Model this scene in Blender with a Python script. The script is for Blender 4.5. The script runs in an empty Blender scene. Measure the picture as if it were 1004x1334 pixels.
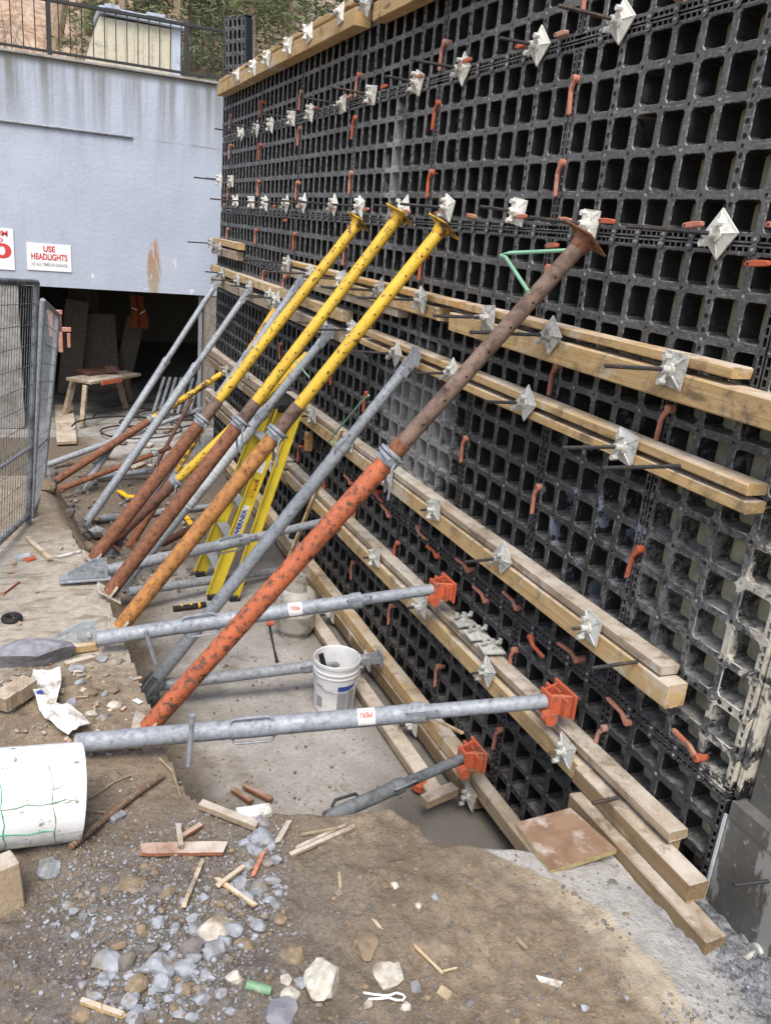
import bpy, math, random
from mathutils import Vector, Matrix, noise as mnoise
R = random.Random(7)
C = bpy.context.scene.collection
V = Vector
# ------------------------------------------------------------------ camera
FPX, PITCH, YAW, ROLL = 1075.73, -0.326835, 0.4228, 0.0951325
CAM = V((-2.2087, -3.07, 2.97855))
fw = V((math.sin(YAW)*math.cos(PITCH), math.cos(YAW)*math.cos(PITCH), math.sin(PITCH)))
r0 = V((math.cos(YAW), -math.sin(YAW), 0)); u0 = r0.cross(fw)
rt = r0*math.cos(ROLL)+u0*math.sin(ROLL); up = -r0*math.sin(ROLL)+u0*math.cos(ROLL)
def ray(x, y): return fw+rt*((x-502)/FPX)-up*((y-667)/FPX)
def W(x, y, X=0.0):            # point seen at a photo position on the plane parallel to the formwork at X
    d = ray(x, y); return CAM+d*((X-CAM.x)/d.x)
def G(x, y, z=0.0):            # ... on the level z
    d = ray(x, y); return CAM+d*((z-CAM.z)/d.z)
def B(x, y, Y=8.84):           # ... on the plane parallel to the garage front at Y
    d = ray(x, y); return CAM+d*((Y-CAM.y)/d.y)
cd = bpy.data.cameras.new('camera'); cam = bpy.data.objects.new('camera', cd); C.objects.link(cam)
cam.matrix_world = Matrix(((rt.x, up.x, -fw.x, CAM.x), (rt.y, up.y, -fw.y, CAM.y), (rt.z, up.z, -fw.z, CAM.z), (0, 0, 0, 1)))
cd.sensor_fit = 'VERTICAL'; cd.sensor_height = 36; cd.lens = FPX/1334*36; cd.clip_end = 500; cd.clip_start = .02
bpy.context.scene.camera = cam

# ------------------------------------------------------------------ materials
class NM:
    def __init__(s, name, rough=.7, metal=0.0, spec=.5):
        s.m = bpy.data.materials.new(name); s.m.use_nodes = True
        s.t = s.m.node_tree; s.b = s.t.nodes['Principled BSDF']
        s.b.inputs['Roughness'].default_value = rough; s.b.inputs['Metallic'].default_value = metal
        s.b.inputs['Specular IOR Level'].default_value = spec
        s._geo = s._tc = s._oi = None
    def n(s, t, **k):
        o = s.t.nodes.new(t)
        for a, b in k.items(): setattr(o, a, b)
        return o
    def put(s, sock, v):
        if isinstance(v, bpy.types.NodeSocket): s.t.links.new(v, sock)
        else:
            if isinstance(v, (tuple, list)) and sock.type == 'RGBA' and len(v) == 3: v = (*v, 1)
            sock.default_value = v
    def geo(s, k='Position'):
        if not s._geo: s._geo = s.n('ShaderNodeNewGeometry')
        return s._geo.outputs[k]
    def obj(s):
        if not s._tc: s._tc = s.n('ShaderNodeTexCoord')
        return s._tc.outputs['Object']
    def rnd(s):
        if not s._oi: s._oi = s.n('ShaderNodeObjectInfo')
        return s._oi.outputs['Random']
    def math(s, op, a, b=0.0, c=None):
        o = s.n('ShaderNodeMath', operation=op); s.put(o.inputs[0], a); s.put(o.inputs[1], b)
        if c is not None: s.put(o.inputs[2], c)
        return o.outputs[0]
    def scale(s, v, xyz, off=(0, 0, 0)):
        o = s.n('ShaderNodeMapping'); s.put(o.inputs['Vector'], v)
        o.inputs['Scale'].default_value = xyz; o.inputs['Location'].default_value = off
        return o.outputs[0]
    def noise(s, v, sc=5, det=4, rough=.55, dist=0.0):
        o = s.n('ShaderNodeTexNoise'); s.put(o.inputs['Vector'], v)
        for k, x in (('Scale', sc), ('Detail', det), ('Roughness', rough), ('Distortion', dist)): o.inputs[k].default_value = x
        return o.outputs['Fac']
    def vor(s, v, sc, feat='F1'):
        o = s.n('ShaderNodeTexVoronoi', feature=feat); s.put(o.inputs['Vector'], v); o.inputs['Scale'].default_value = sc
        return o.outputs['Distance']
    def rng(s, f, a, b, c=0.0, d=1.0):
        o = s.n('ShaderNodeMapRange', clamp=True); s.put(o.inputs[0], f)
        for i, x in enumerate((a, b, c, d)): s.put(o.inputs[i+1], x)
        return o.outputs[0]
    def mix(s, f, a, b):
        o = s.n('ShaderNodeMix', data_type='RGBA'); s.put(o.inputs[0], f); s.put(o.inputs[6], a); s.put(o.inputs[7], b)
        return o.outputs[2]
    def sep(s, v):
        o = s.n('ShaderNodeSeparateXYZ'); s.put(o.inputs[0], v); return o.outputs
    def blob(s, c, rad, axes=(0, 1, 1)):      # 1 inside an ellipse round a world point, fading out
        o = s.n('ShaderNodeVectorMath', operation='SUBTRACT'); s.put(o.inputs[0], s.geo()); o.inputs[1].default_value = c
        p = s.n('ShaderNodeVectorMath', operation='MULTIPLY'); s.put(p.inputs[0], o.outputs[0]); p.inputs[1].default_value = axes
        l = s.n('ShaderNodeVectorMath', operation='LENGTH'); s.put(l.inputs[0], p.outputs[0])
        return s.rng(l.outputs['Value'], rad*.35, rad, 1, 0)
    def bump(s, h, st=.3, d=.01):
        o = s.n('ShaderNodeBump'); o.inputs['Strength'].default_value = st; o.inputs['Distance'].default_value = d
        s.put(o.inputs['Height'], h); s.t.links.new(o.outputs[0], s.b.inputs['Normal'])
    def col(s, c): s.put(s.b.inputs['Base Color'], c); return s.m
    def rough(s, v): s.put(s.b.inputs['Roughness'], v)
MT = {}
def simple(name, c, rough=.6, metal=0.0, var=.25, dirt=None, dsc=6, dlo=.5, dhi=.7, bump=.0, sc=30):
    k = NM(name, rough, metal); p = k.geo()
    f = k.noise(p, sc, 3)
    base = k.mix(k.rng(f, .3, .7), tuple(x*(1-var) for x in c), tuple(min(1, x*(1+var)) for x in c))
    if dirt: base = k.mix(k.rng(k.noise(p, dsc, 6, .65), dlo, dhi), base, dirt)
    if bump: k.bump(f, bump, .004)
    MT[name] = k.col(base)

# black plastic of the formwork
k = NM('black_plastic', .5, 0, .32); p = k.geo()
nx = k.sep(k.geo('True Normal'))[0]
front = k.rng(k.math('MULTIPLY', nx, -1.0), .6, .95)
n1 = k.noise(p, 9, 6, .65); n2 = k.noise(p, 60, 4, .7); n3 = k.noise(p, 2.3, 4)
upz = k.rng(k.sep(p)[2], 1.9, 3.2)
base = k.mix(k.rng(n1, .35, .7), (.006, .0065, .008), (.018, .018, .019))
dustamt = k.math('MULTIPLY', k.math('MULTIPLY', front, k.rng(n3, .3, .62, .45, 1)), k.rng(n2, .33, .6, .35, 1))
dustamt = k.math('MULTIPLY', dustamt, k.rng(upz, 0, 1, .32, 1))
base = k.mix(dustamt, base, (.165, .165, .16))
scr = k.noise(k.scale(p, (1, 1.2, 9)), 14, 3, .6)
base = k.mix(k.math('MULTIPLY', k.rng(scr, .6, .68, 0, .6), k.math('MULTIPLY', front, k.rng(upz, 0, 1, .5, 1))), base, (.34, .335, .32))
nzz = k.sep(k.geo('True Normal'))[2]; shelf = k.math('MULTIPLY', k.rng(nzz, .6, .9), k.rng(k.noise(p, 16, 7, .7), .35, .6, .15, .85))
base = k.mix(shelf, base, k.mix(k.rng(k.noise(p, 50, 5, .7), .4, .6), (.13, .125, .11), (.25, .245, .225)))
sp = k.rng(k.noise(p, 85, 5, .8), .63, .66)
edge = k.rng(k.sep(p)[1], -.92, -1.32)
zone = k.math('MULTIPLY', k.rng(k.sep(p)[2], 1.1, 1.22), k.rng(k.sep(p)[2], 2.45, 2.1))
edge = k.math('MULTIPLY', edge, zone)
nbig = k.noise(p, 5.5, 9, .72, .6)
cem = k.math('MULTIPLY', k.rng(k.math('ADD', k.math('MULTIPLY', edge, .33), nbig), .765, .8), .96)
hA2 = k.math('MULTIPLY', k.blob((0, -1.15, 1.8), 1.35), k.rng(k.sep(p)[2], 1.15, 1.3))
film = k.math('MULTIPLY', k.rng(k.math('ADD', k.math('MULTIPLY', hA2, .3), k.noise(p, 19, 10, .8)), .76, .84), .42)
hB = k.math('MAXIMUM', k.blob((0, 1.55, 1.85), .9), k.blob((0, 2.25, 3.35), .5, (0, 2.4, .8)))
filmB = k.math('MULTIPLY', k.rng(k.math('ADD', k.math('MULTIPLY', hB, .38), k.noise(p, 13, 10, .8)), .68, .84), .62)
sps = k.math('MULTIPLY', sp, k.rng(hA2, 0, .8, .22, 1))
drip = k.math('MULTIPLY', k.rng(k.noise(k.scale(p, (1, 9, 1.1)), 2.2, 5, .6), .63, .7), k.rng(k.noise(p, 1.1, 2), .45, .6, 0, .55))
base = k.mix(drip, base, (.3, .3, .29))
base = k.mix(filmB, base, (.36, .36, .35)); base = k.mix(film, base, (.27, .27, .265))
base = k.mix(sps, base, (.6, .59, .55)); base = k.mix(cem, base, k.mix(k.rng(k.noise(p, 22, 6, .7), .35, .65), (.34, .31, .25), (.58, .55, .47)))
blu = k.math('MULTIPLY', k.blob((0, -.28, 1.95), .55), k.rng(k.noise(p, 9, 5), .585, .61))
base = k.mix(k.math('MULTIPLY', blu, .5), base, (.36, .42, .55))
k.rough(k.rng(n1, .3, .7, .34, .66)); k.bump(k.math('ADD', k.math('MULTIPLY', cem, 3.0), k.noise(p, 130, 3)), .2, .002)
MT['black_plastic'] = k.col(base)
k = NM('worn_edge', .5); p = k.geo(); c = k.mix(k.math('MULTIPLY', k.rng(k.noise(p, 26, 7, .75), .45, .62), k.rng(k.sep(p)[2], 1.0, 3.2, .55, 1)), (.02, .02, .021), (.3, .3, .29)); cz = k.math('MULTIPLY', k.rng(k.sep(p)[1], -.9, -1.25), k.rng(k.noise(p, 12, 6, .7), .45, .55)); MT['worn_edge'] = k.col(k.mix(k.math('MULTIPLY', cz, k.rng(k.sep(p)[2], 1.25, 1.35)), c, (.5, .48, .42)))
simple('dark_hole', (.004, .004, .004), .9)
simple('bolt_grey', (.3, .3, .29), .6)
k = NM('facing', .75); MT['facing'] = k.col(k.mix(k.rng(k.noise(k.geo(), 14, 5), .4, .65), (.42, .38, .25), (.26, .23, .16)))
# sawn timber
def wood(name, light, dark, mud=.3):
    k = NM(name, .8, 0, .25); o = k.obj(); p = k.geo()
    gr = k.noise(k.scale(o, (70, 1.5, 70)), 1.0, 6, .65, .5)
    fine = k.noise(k.scale(o, (260, 5, 260)), 1.0, 3, .6)
    big = k.noise(k.scale(o, (9, .8, 9)), 1.3, 4)
    c = k.mix(k.rng(gr, .36, .64), dark, light)
    c = k.mix(k.rng(fine, .5, .75, 0, .5), c, tuple(x*.55 for x in dark))
    c = k.mix(k.rng(big, .45, .62, 0, .6), c, tuple(x*.66 for x in light))
    c = k.mix(k.math('MULTIPLY', k.rnd(), .35), c, tuple(x*.8 for x in dark))
    kn = k.vor(k.scale(o, (8, 1.7, 8)), 1.0)
    c = k.mix(k.rng(kn, .07, .14, .8, 0), c, tuple(x*.3 for x in dark))
    nz = k.sep(k.geo('True Normal'))[2]
    grey = k.math('MULTIPLY', k.rng(nz, .5, .9), k.rng(k.noise(p, 5, 6, .65), .36, .62, .1, .85))
    c = k.mix(grey, c, (.56, .515, .45))
    c = k.mix(k.math('MULTIPLY', k.rng(k.noise(p, 3.1, 9, .72, .3), .56, .62), .5), c, (.55, .53, .48))
    c = k.mix(k.math('MULTIPLY', k.rng(k.noise(p, 7, 9, .75, .4), .52, .66), mud), c, (.12, .092, .06))
    c = k.mix(k.rng(k.noise(k.scale(o, (30, 2, 30)), 1.0, 6, .8), .64, .7, 0, .6), c, (.075, .055, .04))
    c = k.mix(k.rng(k.noise(p, 46, 6, .8), .65, .69, 0, .8), c, (.62, .6, .55))
    k.bump(gr, .5, .004); MT[name] = k.col(c)
wood('pale_timber', (.6, .425, .215), (.43, .28, .12), .8)
wood('orange_timber', (.6, .36, .14), (.46, .26, .09), .25)
wood('weathered_timber', (.44, .345, .24), (.29, .22, .145), .75)
wood('muddy_timber', (.32, .225, .125), (.2, .135, .07), .95)
wood('red_timber', (.36, .15, .075), (.24, .09, .045), .3)
# metals and paints
def painted(name, c, rust, lo, hi, sc=16, rough=.55, metal=0.0, stretch=(1, 1, 1), rust2=None, fine=.25, vary=None):
    k = NM(name, rough, metal); p = k.scale(k.geo(), stretch)
    n = k.noise(p, sc, 8, .7)
    b = k.mix(k.rng(k.noise(p, 5, 4), .35, .65), tuple(x*.86 for x in c), tuple(min(1, x*1.1) for x in c))
    r2 = rust2 or tuple(x*.35 for x in rust)
    rr = k.mix(k.rng(k.noise(p, 45, 4), .4, .6), rust, r2)
    b = k.mix(k.rng(n, lo, hi), b, rr)
    b = k.mix(k.rng(k.noise(p, 21, 9, .78), .54, .68, 0, fine*.7), b, tuple(.5*x+.5*y for x, y in zip(c, (.36, .335, .3))))
    b = k.mix(k.rng(k.noise(p, 90, 4, .8), .62, .7, 0, fine), b, (.5, .47, .42))
    k.rough(k.rng(n, .35, .65, rough-.1, min(1, rough+.2)))
    if vary: b = k.mix(k.math('MULTIPLY', k.rng(k.noise(k.geo(), 30, 6, .75), k.math('SUBTRACT', .72, k.math('MULTIPLY', k.rnd(), .3)), k.math('SUBTRACT', .8, k.math('MULTIPLY', k.rnd(), .3))), .5), b, vary)
    k.bump(n, .12, .003); MT[name] = k.col(b)
painted('yellow_paint', (.58, .37, .03), (.16, .085, .03), .565, .62, 28)
painted('worn_yellow', (.58, .34, .015), (.14, .075, .03), .49, .56, 12)
painted('rust', (.22, .088, .042), (.125, .055, .03), .42, .66, 34, .8, fine=.15)
painted('dark_rust', (.13, .055, .035), (.07, .04, .03), .45, .65, 20, .8, fine=.2)
painted('grey_rust', (.17, .115, .085), (.1, .06, .045), .45, .62, 14, .75)
painted('ochre_rust', (.4, .18, .05), (.19, .08, .03), .45, .66, 26, .7, fine=.2)
painted('orange_paint', (.42, .11, .042), (.14, .07, .045), .49, .6, 34, .55, fine=.35)
painted('galvanised', (.3, .325, .355), (.255, .275, .3), .4, .7, 34, .55, .1, fine=.7)
painted('dark_galvanised', (.17, .185, .195), (.085, .095, .1), .46, .62, 12, .58, .1, fine=.5)
painted('orange_plastic', (.48, .1, .04), (.36, .15, .1), .5, .68, 14, .5, fine=.45, vary=(.3, .24, .19))
painted('faded_orange', (.5, .19, .12), (.33, .15, .1), .5, .7, 14, .6, fine=.5, vary=(.38, .33, .28))
painted('tie_zinc', (.5, .5, .46), (.3, .3, .28), .52, .7, 26, .55, .15, fine=.4, vary=(.16, .13, .1))
painted('tie_white', (.66, .65, .59), (.38, .37, .33), .56, .72, 30, .65, 0, fine=.3, vary=(.25, .2, .14))
painted('rod_steel', (.035, .035, .037), (.07, .05, .04), .55, .7, 30, .6, .3, fine=.12, vary=(.16, .09, .05))
painted('green_rebar', (.2, .4, .27), (.12, .24, .16), .55, .7, 20, .6)
painted('black_iron', (.02, .02, .021), (.05, .04, .035), .55, .7, 20, .55)
painted('rebar_rust', (.16, .09, .05), (.22, .19, .15), .45, .6, 40, .85)
painted('ladder_yellow', (.6, .47, .035), (.4, .34, .12), .62, .72, 14, .45, fine=.25)
painted('white_plastic', (.75, .76, .76), (.36, .33, .28), .58, .74, 13, .4, fine=.2)
painted('tank_white', (.47, .45, .39), (.25, .22, .17), .5, .68, 9, .6)
painted('pale_grey_paint', (.42, .45, .46), (.28, .29, .28), .5, .7, 9, .6)
painted('yellow_plastic', (.8, .45, .01), (.4, .25, .05), .6, .72, 14, .5)
painted('beige_sheet', (.54, .5, .37), (.38, .36, .29), .5, .7, 5, .6, fine=.1)
painted('blue_grey_sheet', (.42, .47, .55), (.3, .33, .38), .5, .7, 5, .6, fine=.1)
simple('sign_white', (.78, .78, .78), .5, 0, .03)
simple('sign_red', (.55, .05, .04), .5, 0, .1)
simple('sign_grey', (.3, .3, .32), .5, 0, .1)
simple('label_blue', (.03, .06, .3), .5, 0, .15)
simple('label_white', (.7, .7, .68), .6, 0, .08, (.4, .37, .33), 20, .55, .65)
simple('dull_orange', (.3, .07, .025), .9)
simple('rubber', (.012, .012, .012), .6)
simple('stone_grey', (.27, .285, .31), .85, 0, .35, (.2, .17, .13), 11, .52, .62, .6, 30)
simple('gravel_grey', (.2, .2, .205), .9, 0, .4)
simple('stone_dark', (.14, .13, .12), .9, 0, .3, (.2, .17, .13), 14, .5, .7, .5, 40)
simple('stone_brown', (.22, .165, .105), .9, 0, .3, (.13, .1, .07), 14, .5, .7, .5, 40)
simple('stone_pale', (.5, .47, .4), .85, 0, .2, (.25, .2, .14), 12, .5, .68, .5, 40)
simple('big_grey_rock', (.2, .2, .225), .85, 0, .25, (.3, .3, .31), 9, .5, .7, .6, 25)
simple('paper', (.66, .66, .63), .8, 0, .08, (.3, .26, .2), 9, .52, .62)
simple('twig', (.3, .24, .15), .85, 0, .3)
simple('green_paint', (.16, .3, .17), .6, 0, .2, (.4, .36, .28), 30, .5, .65)
simple('green_twine', (.07, .35, .2), .7)
# concrete slab floor with mud, far part earth
k = NM('slab', .85, 0, .3); p = k.geo(); x, y, z = k.sep(p)
n = k.noise(p, 3.2, 8, .65); nf = k.noise(p, 40, 5, .7)
c = k.mix(k.rng(n, .35, .68), (.3, .285, .26), (.47, .45, .42))
c = k.mix(k.rng(nf, .45, .7, 0, .6), c, (.2, .185, .16))
c = k.mix(k.rng(k.noise(p, 1.7, 6, .7, .5), .55, .66, 0, .6), c, (.17, .14, .11))
ring = k.rng(k.math('ABSOLUTE', k.math('SUBTRACT', k.vor(k.scale(p, (1, 1, 0)), 2.2), .22)), .0, .013, .5, 0)
c = k.mix(k.math('MULTIPLY', ring, k.rng(n, .45, .6)), c, (.55, .53, .5))
edgey = k.math('ADD', y, k.math('MULTIPLY', k.math('SUBTRACT', n, .5), 1.6))
earth = k.math('MULTIPLY', k.rng(edgey, 3.5, 4.1), k.rng(edgey, 7.6, 7.1))
nearl = k.math('ADD', x, k.math('MULTIPLY', k.math('SUBTRACT', n, .5), .7))
earth = k.math('MAXIMUM', earth, k.rng(nearl, -1.15, -1.6))
ec = k.mix(k.rng(nf, .35, .65), (.085, .068, .05), (.19, .155, .115))
c = k.mix(earth, c, ec)
wallside = k.rng(k.math('ADD', x, k.math('MULTIPLY', k.math('SUBTRACT', n, .5), .4)), -.5, -.2, 0, .75); wallside = k.math('MAXIMUM', wallside, k.math('MULTIPLY', k.rng(k.math('ADD', x, k.math('MULTIPLY', k.math('SUBTRACT', n, .5), .5)), -.72, -.45, 0, .85), k.rng(y, .75, .35)))  # floor darker towards the formwork, with dirt and gravel at the near end
c = k.mix(wallside, c, (.1, .09, .075))
k.bump(k.math('ADD', nf, k.math('MULTIPLY', k.noise(p, 12, 6), 2.0)), .35, .012); MT['slab'] = k.col(c)
# earth, ledge and foreground
k = NM('earth', .95, 0, .2); p = k.geo(); x, y, z = k.sep(p)
n1 = k.noise(p, 2.0, 6, .6); n2 = k.noise(p, 18, 8, .7); n3 = k.noise(p, 70, 5, .75)
c = k.mix(k.rng(n2, .32, .68), (.175, .135, .093), (.37, .295, .21))
c = k.mix(k.rng(n1, .5, .62, 0, .45), c, (.1, .08, .058))
c = k.mix(k.rng(n3, .56, .68, 0, .75), c, (.075, .06, .044))
c = k.mix(k.rng(n3, .42, .35, 0, .5), c, (.36, .31, .25))
rub = k.math('MULTIPLY', k.blob((-1.95, -1.05, .8), .95, (1, 1, 0)), k.rng(n2, .35, .58, .2, .85))
c = k.mix(rub, c, k.mix(k.rng(n3, .38, .6), (.19, .185, .18), (.09, .084, .078)))
# concrete top of the ledge further back
led = k.math('MULTIPLY', k.rng(k.math('ADD', y, k.math('MULTIPLY', k.math('SUBTRACT', n1, .5), .9)), .75, .95), k.rng(y, 3.0, 2.6))
led = k.math('MULTIPLY', led, k.rng(z, .68, .73))
lc = k.mix(k.rng(n2, .35, .7), (.34, .3, .24), (.56, .51, .43))
lc = k.mix(k.rng(k.noise(k.scale(p, (1, 3, 1)), 5, 6, .7), .52, .62, 0, .8), lc, (.2, .165, .12))
c = k.mix(led, c, lc)
# pale cement at the foot of the formwork
dx = k.math('ADD', k.math('ADD', x, .42), k.math('MULTIPLY', k.math('MAXIMUM', k.math('ADD', y, 1.33), 0.0), .73))
dx = k.math('ADD', dx, k.math('MULTIPLY', k.math('SUBTRACT', k.noise(p, 3.5, 8, .62), .5), .22))
drym = k.math('MULTIPLY', k.rng(dx, -.19, -.02), k.rng(y, -1.05, -1.35, .15, .9))
c = k.mix(drym, c, k.mix(k.rng(n2, .35, .65), (.44, .37, .275), (.62, .55, .43)))
cm = k.math('MULTIPLY', k.rng(dx, .0, .018), k.rng(y, -.2, -.5))
cc = k.mix(k.rng(n2, .3, .65), (.35, .34, .32), (.55, .535, .505))
cc = k.mix(k.rng(n3, .55, .66, 0, .7), cc, (.2, .19, .17))
wet = k.math('MULTIPLY', k.rng(k.math('ADD', dx, k.math('MULTIPLY', k.math('SUBTRACT', n2, .5), .25)), .16, .24), k.rng(y, -1.2, -1.4))
cc = k.mix(wet, cc, k.mix(k.rng(k.noise(p, 34, 8, .75, .5), .4, .62), (.085, .09, .095), (.36, .37, .39)))
c = k.mix(cm, c, cc)
k.bump(k.math('ADD', n2, k.math('MULTIPLY', n3, .7)), .9, .02); MT['earth'] = k.col(c)
# blue painted garage front
k = NM('blue_wall', .6, 0, .35); p = k.geo(); x, y, z = k.sep(p)
n = k.noise(p, 1.6, 5, .6)
c = k.mix(k.rng(n, .35, .65), (.37, .412, .485), (.42, .462, .535))
st = k.noise(k.scale(p, (5.5, 1, .22)), 1.4, 6, .62)
top = k.rng(z, 3.5, 4.55); c = k.mix(k.math('MULTIPLY', k.rng(st, .4, .64), k.math('POWER', top, 1.05)), c, (.15, .15, .13))
c = k.mix(k.rng(k.math('ADD', z, k.math('MULTIPLY', n, .12)), 4.53, 4.6, 0, .85), c, (.2, .195, .17))
seam = k.rng(k.math('ABSOLUTE', k.math('SUBTRACT', z, 3.8)), .0, .02, 1, 0)
c = k.mix(k.math('MULTIPLY', seam, k.rng(k.noise(p, 4, 3), .4, .6, 0, .6)), c, (.18, .17, .15))
chips = k.math('MULTIPLY', k.rng(k.noise(p, 7.5, 4, .5), .685, .695), k.rng(z, 2.5, 2.2, 0, .85))
c = k.mix(chips, c, (.7, .7, .68))
rs = k.math('MULTIPLY', k.blob((-.6, 8.8, 2.12), .56, (5.0, 0, 1)), k.rng(k.noise(k.scale(p, (14, 1, 2.2)), 2, 7, .7), .36, .56, .05, 1.2))
c = k.mix(k.rng(rs, .1, .5), c, k.mix(k.rng(z, 2.0, 2.6), (.33, .29, .22), (.36, .17, .06)))
c = k.mix(k.rng(k.noise(k.scale(p, (3, 1, .5)), 3, 7, .7), .52, .68, 0, .15), c, (.27, .28, .29)); c = k.mix(k.rng(k.noise(p, 26, 3, .5), .74, .76, 0, .8), c, (.14, .12, .1)); k.bump(k.math('ADD', k.noise(p, 20, 5), k.noise(p, 1.2, 3)), .25, .02); MT['blue_wall'] = k.col(c)
# right concrete wall
k = NM('concrete_wall', .6, 0, .5); p = k.geo(); x, y, z = k.sep(p); n = k.noise(p, 3, 7, .65)
c = k.mix(k.rng(n, .35, .65), (.055, .052, .045), (.125, .12, .108))
c = k.mix(k.rng(k.noise(k.scale(p, (1, 3, .9)), 2.4, 5, .55), .55, .58, 0, .8), c, (.27, .265, .25))
c = k.mix(k.rng(k.math('ABSOLUTE', k.math('SUBTRACT', z, 1.12)), 0, .012, .6, 0), c, (.05, .047, .04))
c = k.mix(k.rng(k.noise(p, 30, 4), .62, .7, 0, .6), c, (.34, .33, .31))
k.rough(k.rng(n, .4, .6, .35, .8)); k.bump(k.noise(p, 25, 6), .2, .01); MT['concrete_wall'] = k.col(c)
simple('grey_concrete', (.3, .29, .27), .85, 0, .2, (.18, .16, .13), 4, .45, .65, .2)
simple('dark_interior', (.22, .19, .155), .9, 0, .3)
simple('interior_panel', (.2, .165, .13), .9, 0, .3)
simple('leaf_litter', (.34, .23, .15), .95, 0, .45, (.5, .4, .31), 3, .4, .7, .4, 6)
simple('bark', (.15, .11, .085), .9, 0, .35)
simple('pale_bark', (.33, .24, .17), .9, 0, .3)
for nm, a, b2 in (('needles', (.035, .06, .022), (.13, .165, .07)), ('needles_light', (.07, .1, .035), (.17, .19, .075))):
    k = NM(nm, .7); MT[nm] = k.col(k.mix(k.rng(k.noise(k.geo(), 3.5, 4), .35, .65), a, b2))
k = NM('plywood', .55); p = k.geo(); n = k.noise(p, 9, 6, .65)
c = k.mix(k.rng(n, .35, .6), (.185, .115, .072), (.27, .175, .115)); c = k.mix(k.rng(k.noise(p, 11, 5), .54, .68, 0, .85), c, (.45, .4, .36)); MT['plywood'] = k.col(c)
simple('ply_edge', (.33, .27, .13), .8)
k = NM('grease_white', .5); o = k.obj(); p = k.geo()
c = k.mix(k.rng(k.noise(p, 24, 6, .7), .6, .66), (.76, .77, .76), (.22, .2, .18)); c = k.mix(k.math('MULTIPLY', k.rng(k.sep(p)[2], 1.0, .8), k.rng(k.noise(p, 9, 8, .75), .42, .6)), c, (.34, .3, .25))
c = k.mix(k.rng(k.noise(k.scale(p, (9, 9, 60)), 1, 3), .62, .66, 0, .85), c, (.12, .11, .1)); MT['torn_white'] = k.col(c)

# ------------------------------------------------------------------ mesh building
class MB:
    def __init__(s): s.v = []; s.f = []; s.m = []
    def add(s, vs, fs, mi=0):
        o = len(s.v); s.v += [V(a) for a in vs]
        for f in fs: s.f.append(tuple(i+o for i in f)); s.m.append(mi)
    def box(s, c, sz, rot=None, mi=0, ch=0.0):
        hx, hy, hz = (a/2 for a in sz)
        if ch <= 0:
            vs = [V((x, y, z)) for x in (-hx, hx) for y in (-hy, hy) for z in (-hz, hz)]
            fs = [(0, 1, 3, 2), (4, 6, 7, 5), (0, 4, 5, 1), (2, 3, 7, 6), (0, 2, 6, 4), (1, 5, 7, 3)]
        else:
            vs = []
            for ax in range(3):
                for sx in (-1, 1):
                    for sy in (-1, 1):
                        for sz_ in (-1, 1):
                            q = [sx*(hx-ch), sy*(hy-ch), sz_*(hz-ch)]; q[ax] = (sx*hx, sy*hy, sz_*hz)[ax]; vs.append(V(q))
            I = lambda ax, a, b, d: ax*8+(a > 0)*4+(b > 0)*2+(d > 0)
            fs = []
            for a in (-1, 1):
                fs.append((I(0, a, -1, -1), I(0, a, 1, -1), I(0, a, 1, 1), I(0, a, -1, 1)))
                fs.append((I(1, -1, a, -1), I(1, 1, a, -1), I(1, 1, a, 1), I(1, -1, a, 1)))
                fs.append((I(2, -1, -1, a), I(2, 1, -1, a), I(2, 1, 1, a), I(2, -1, 1, a)))
                for b in (-1, 1):
                    fs.append((I(0, a, b, -1), I(0, a, b, 1), I(1, a, b, 1), I(1, a, b, -1)))
                    fs.append((I(0, a, -1, b), I(0, a, 1, b), I(2, a, 1, b), I(2, a, -1, b)))
                    fs.append((I(1, -1, a, b), I(1, 1, a, b), I(2, 1, a, b), I(2, -1, a, b)))
                    for d in (-1, 1): fs.append((I(0, a, b, d), I(1, a, b, d), I(2, a, b, d)))
        c = V(c)
        s.add([(rot @ v if rot else v)+c for v in vs], fs, mi)
    def tube(s, pts, r, n=10, mi=0, cap=True):
        pts = [V(a) for a in pts]; rs = r if isinstance(r, (list, tuple)) else [r]*len(pts)
        o = len(s.v); L = len(pts)
        t = (pts[1]-pts[0]).normalized()
        a = t.cross(V((0, 0, 1)) if abs(t.z) < .9 else V((1, 0, 0))).normalized()
        for i, p in enumerate(pts):
            d = (pts[min(i+1, L-1)]-pts[max(i-1, 0)])
            if d.length > 1e-9: t = d.normalized()
            a = (a-t*a.dot(t)).normalized(); b = t.cross(a)
            for j in range(n):
                an = 2*math.pi*j/n; s.v.append(p+(a*math.cos(an)+b*math.sin(an))*rs[i])
        for i in range(L-1):
            for j in range(n):
                s.f.append((o+i*n+j, o+i*n+(j+1) % n, o+(i+1)*n+(j+1) % n, o+(i+1)*n+j)); s.m.append(mi)
        if cap:
            s.f.append(tuple(o+j for j in range(n))[::-1]); s.m.append(mi)
            s.f.append(tuple(o+(L-1)*n+j for j in range(n))); s.m.append(mi)
    def build(s, name, mats, parent=None, smooth=False, origin=None):
        me = bpy.data.meshes.new(name)
        org = V(origin) if origin is not None else (parent['_o'] if False else V(ORG.get(parent.name, (0, 0, 0))) if parent else V((0, 0, 0)))
        me.from_pydata([tuple(a-org) for a in s.v], [], s.f)
        for m in (mats if isinstance(mats, (list, tuple)) else [mats]): me.materials.append(MT[m])
        me.polygons.foreach_set('material_index', s.m)
        if smooth:
            me.polygons.foreach_set('use_smooth', [True]*len(s.f))
            try: me.set_sharp_from_angle(angle=math.radians(38))
            except Exception: pass
        me.update()
        ob = bpy.data.objects.new(name, me); C.objects.link(ob)
        if parent: ob.parent = parent
        elif origin is not None: ob.location = org
        ORG[ob.name] = tuple(org)
        return ob
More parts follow.
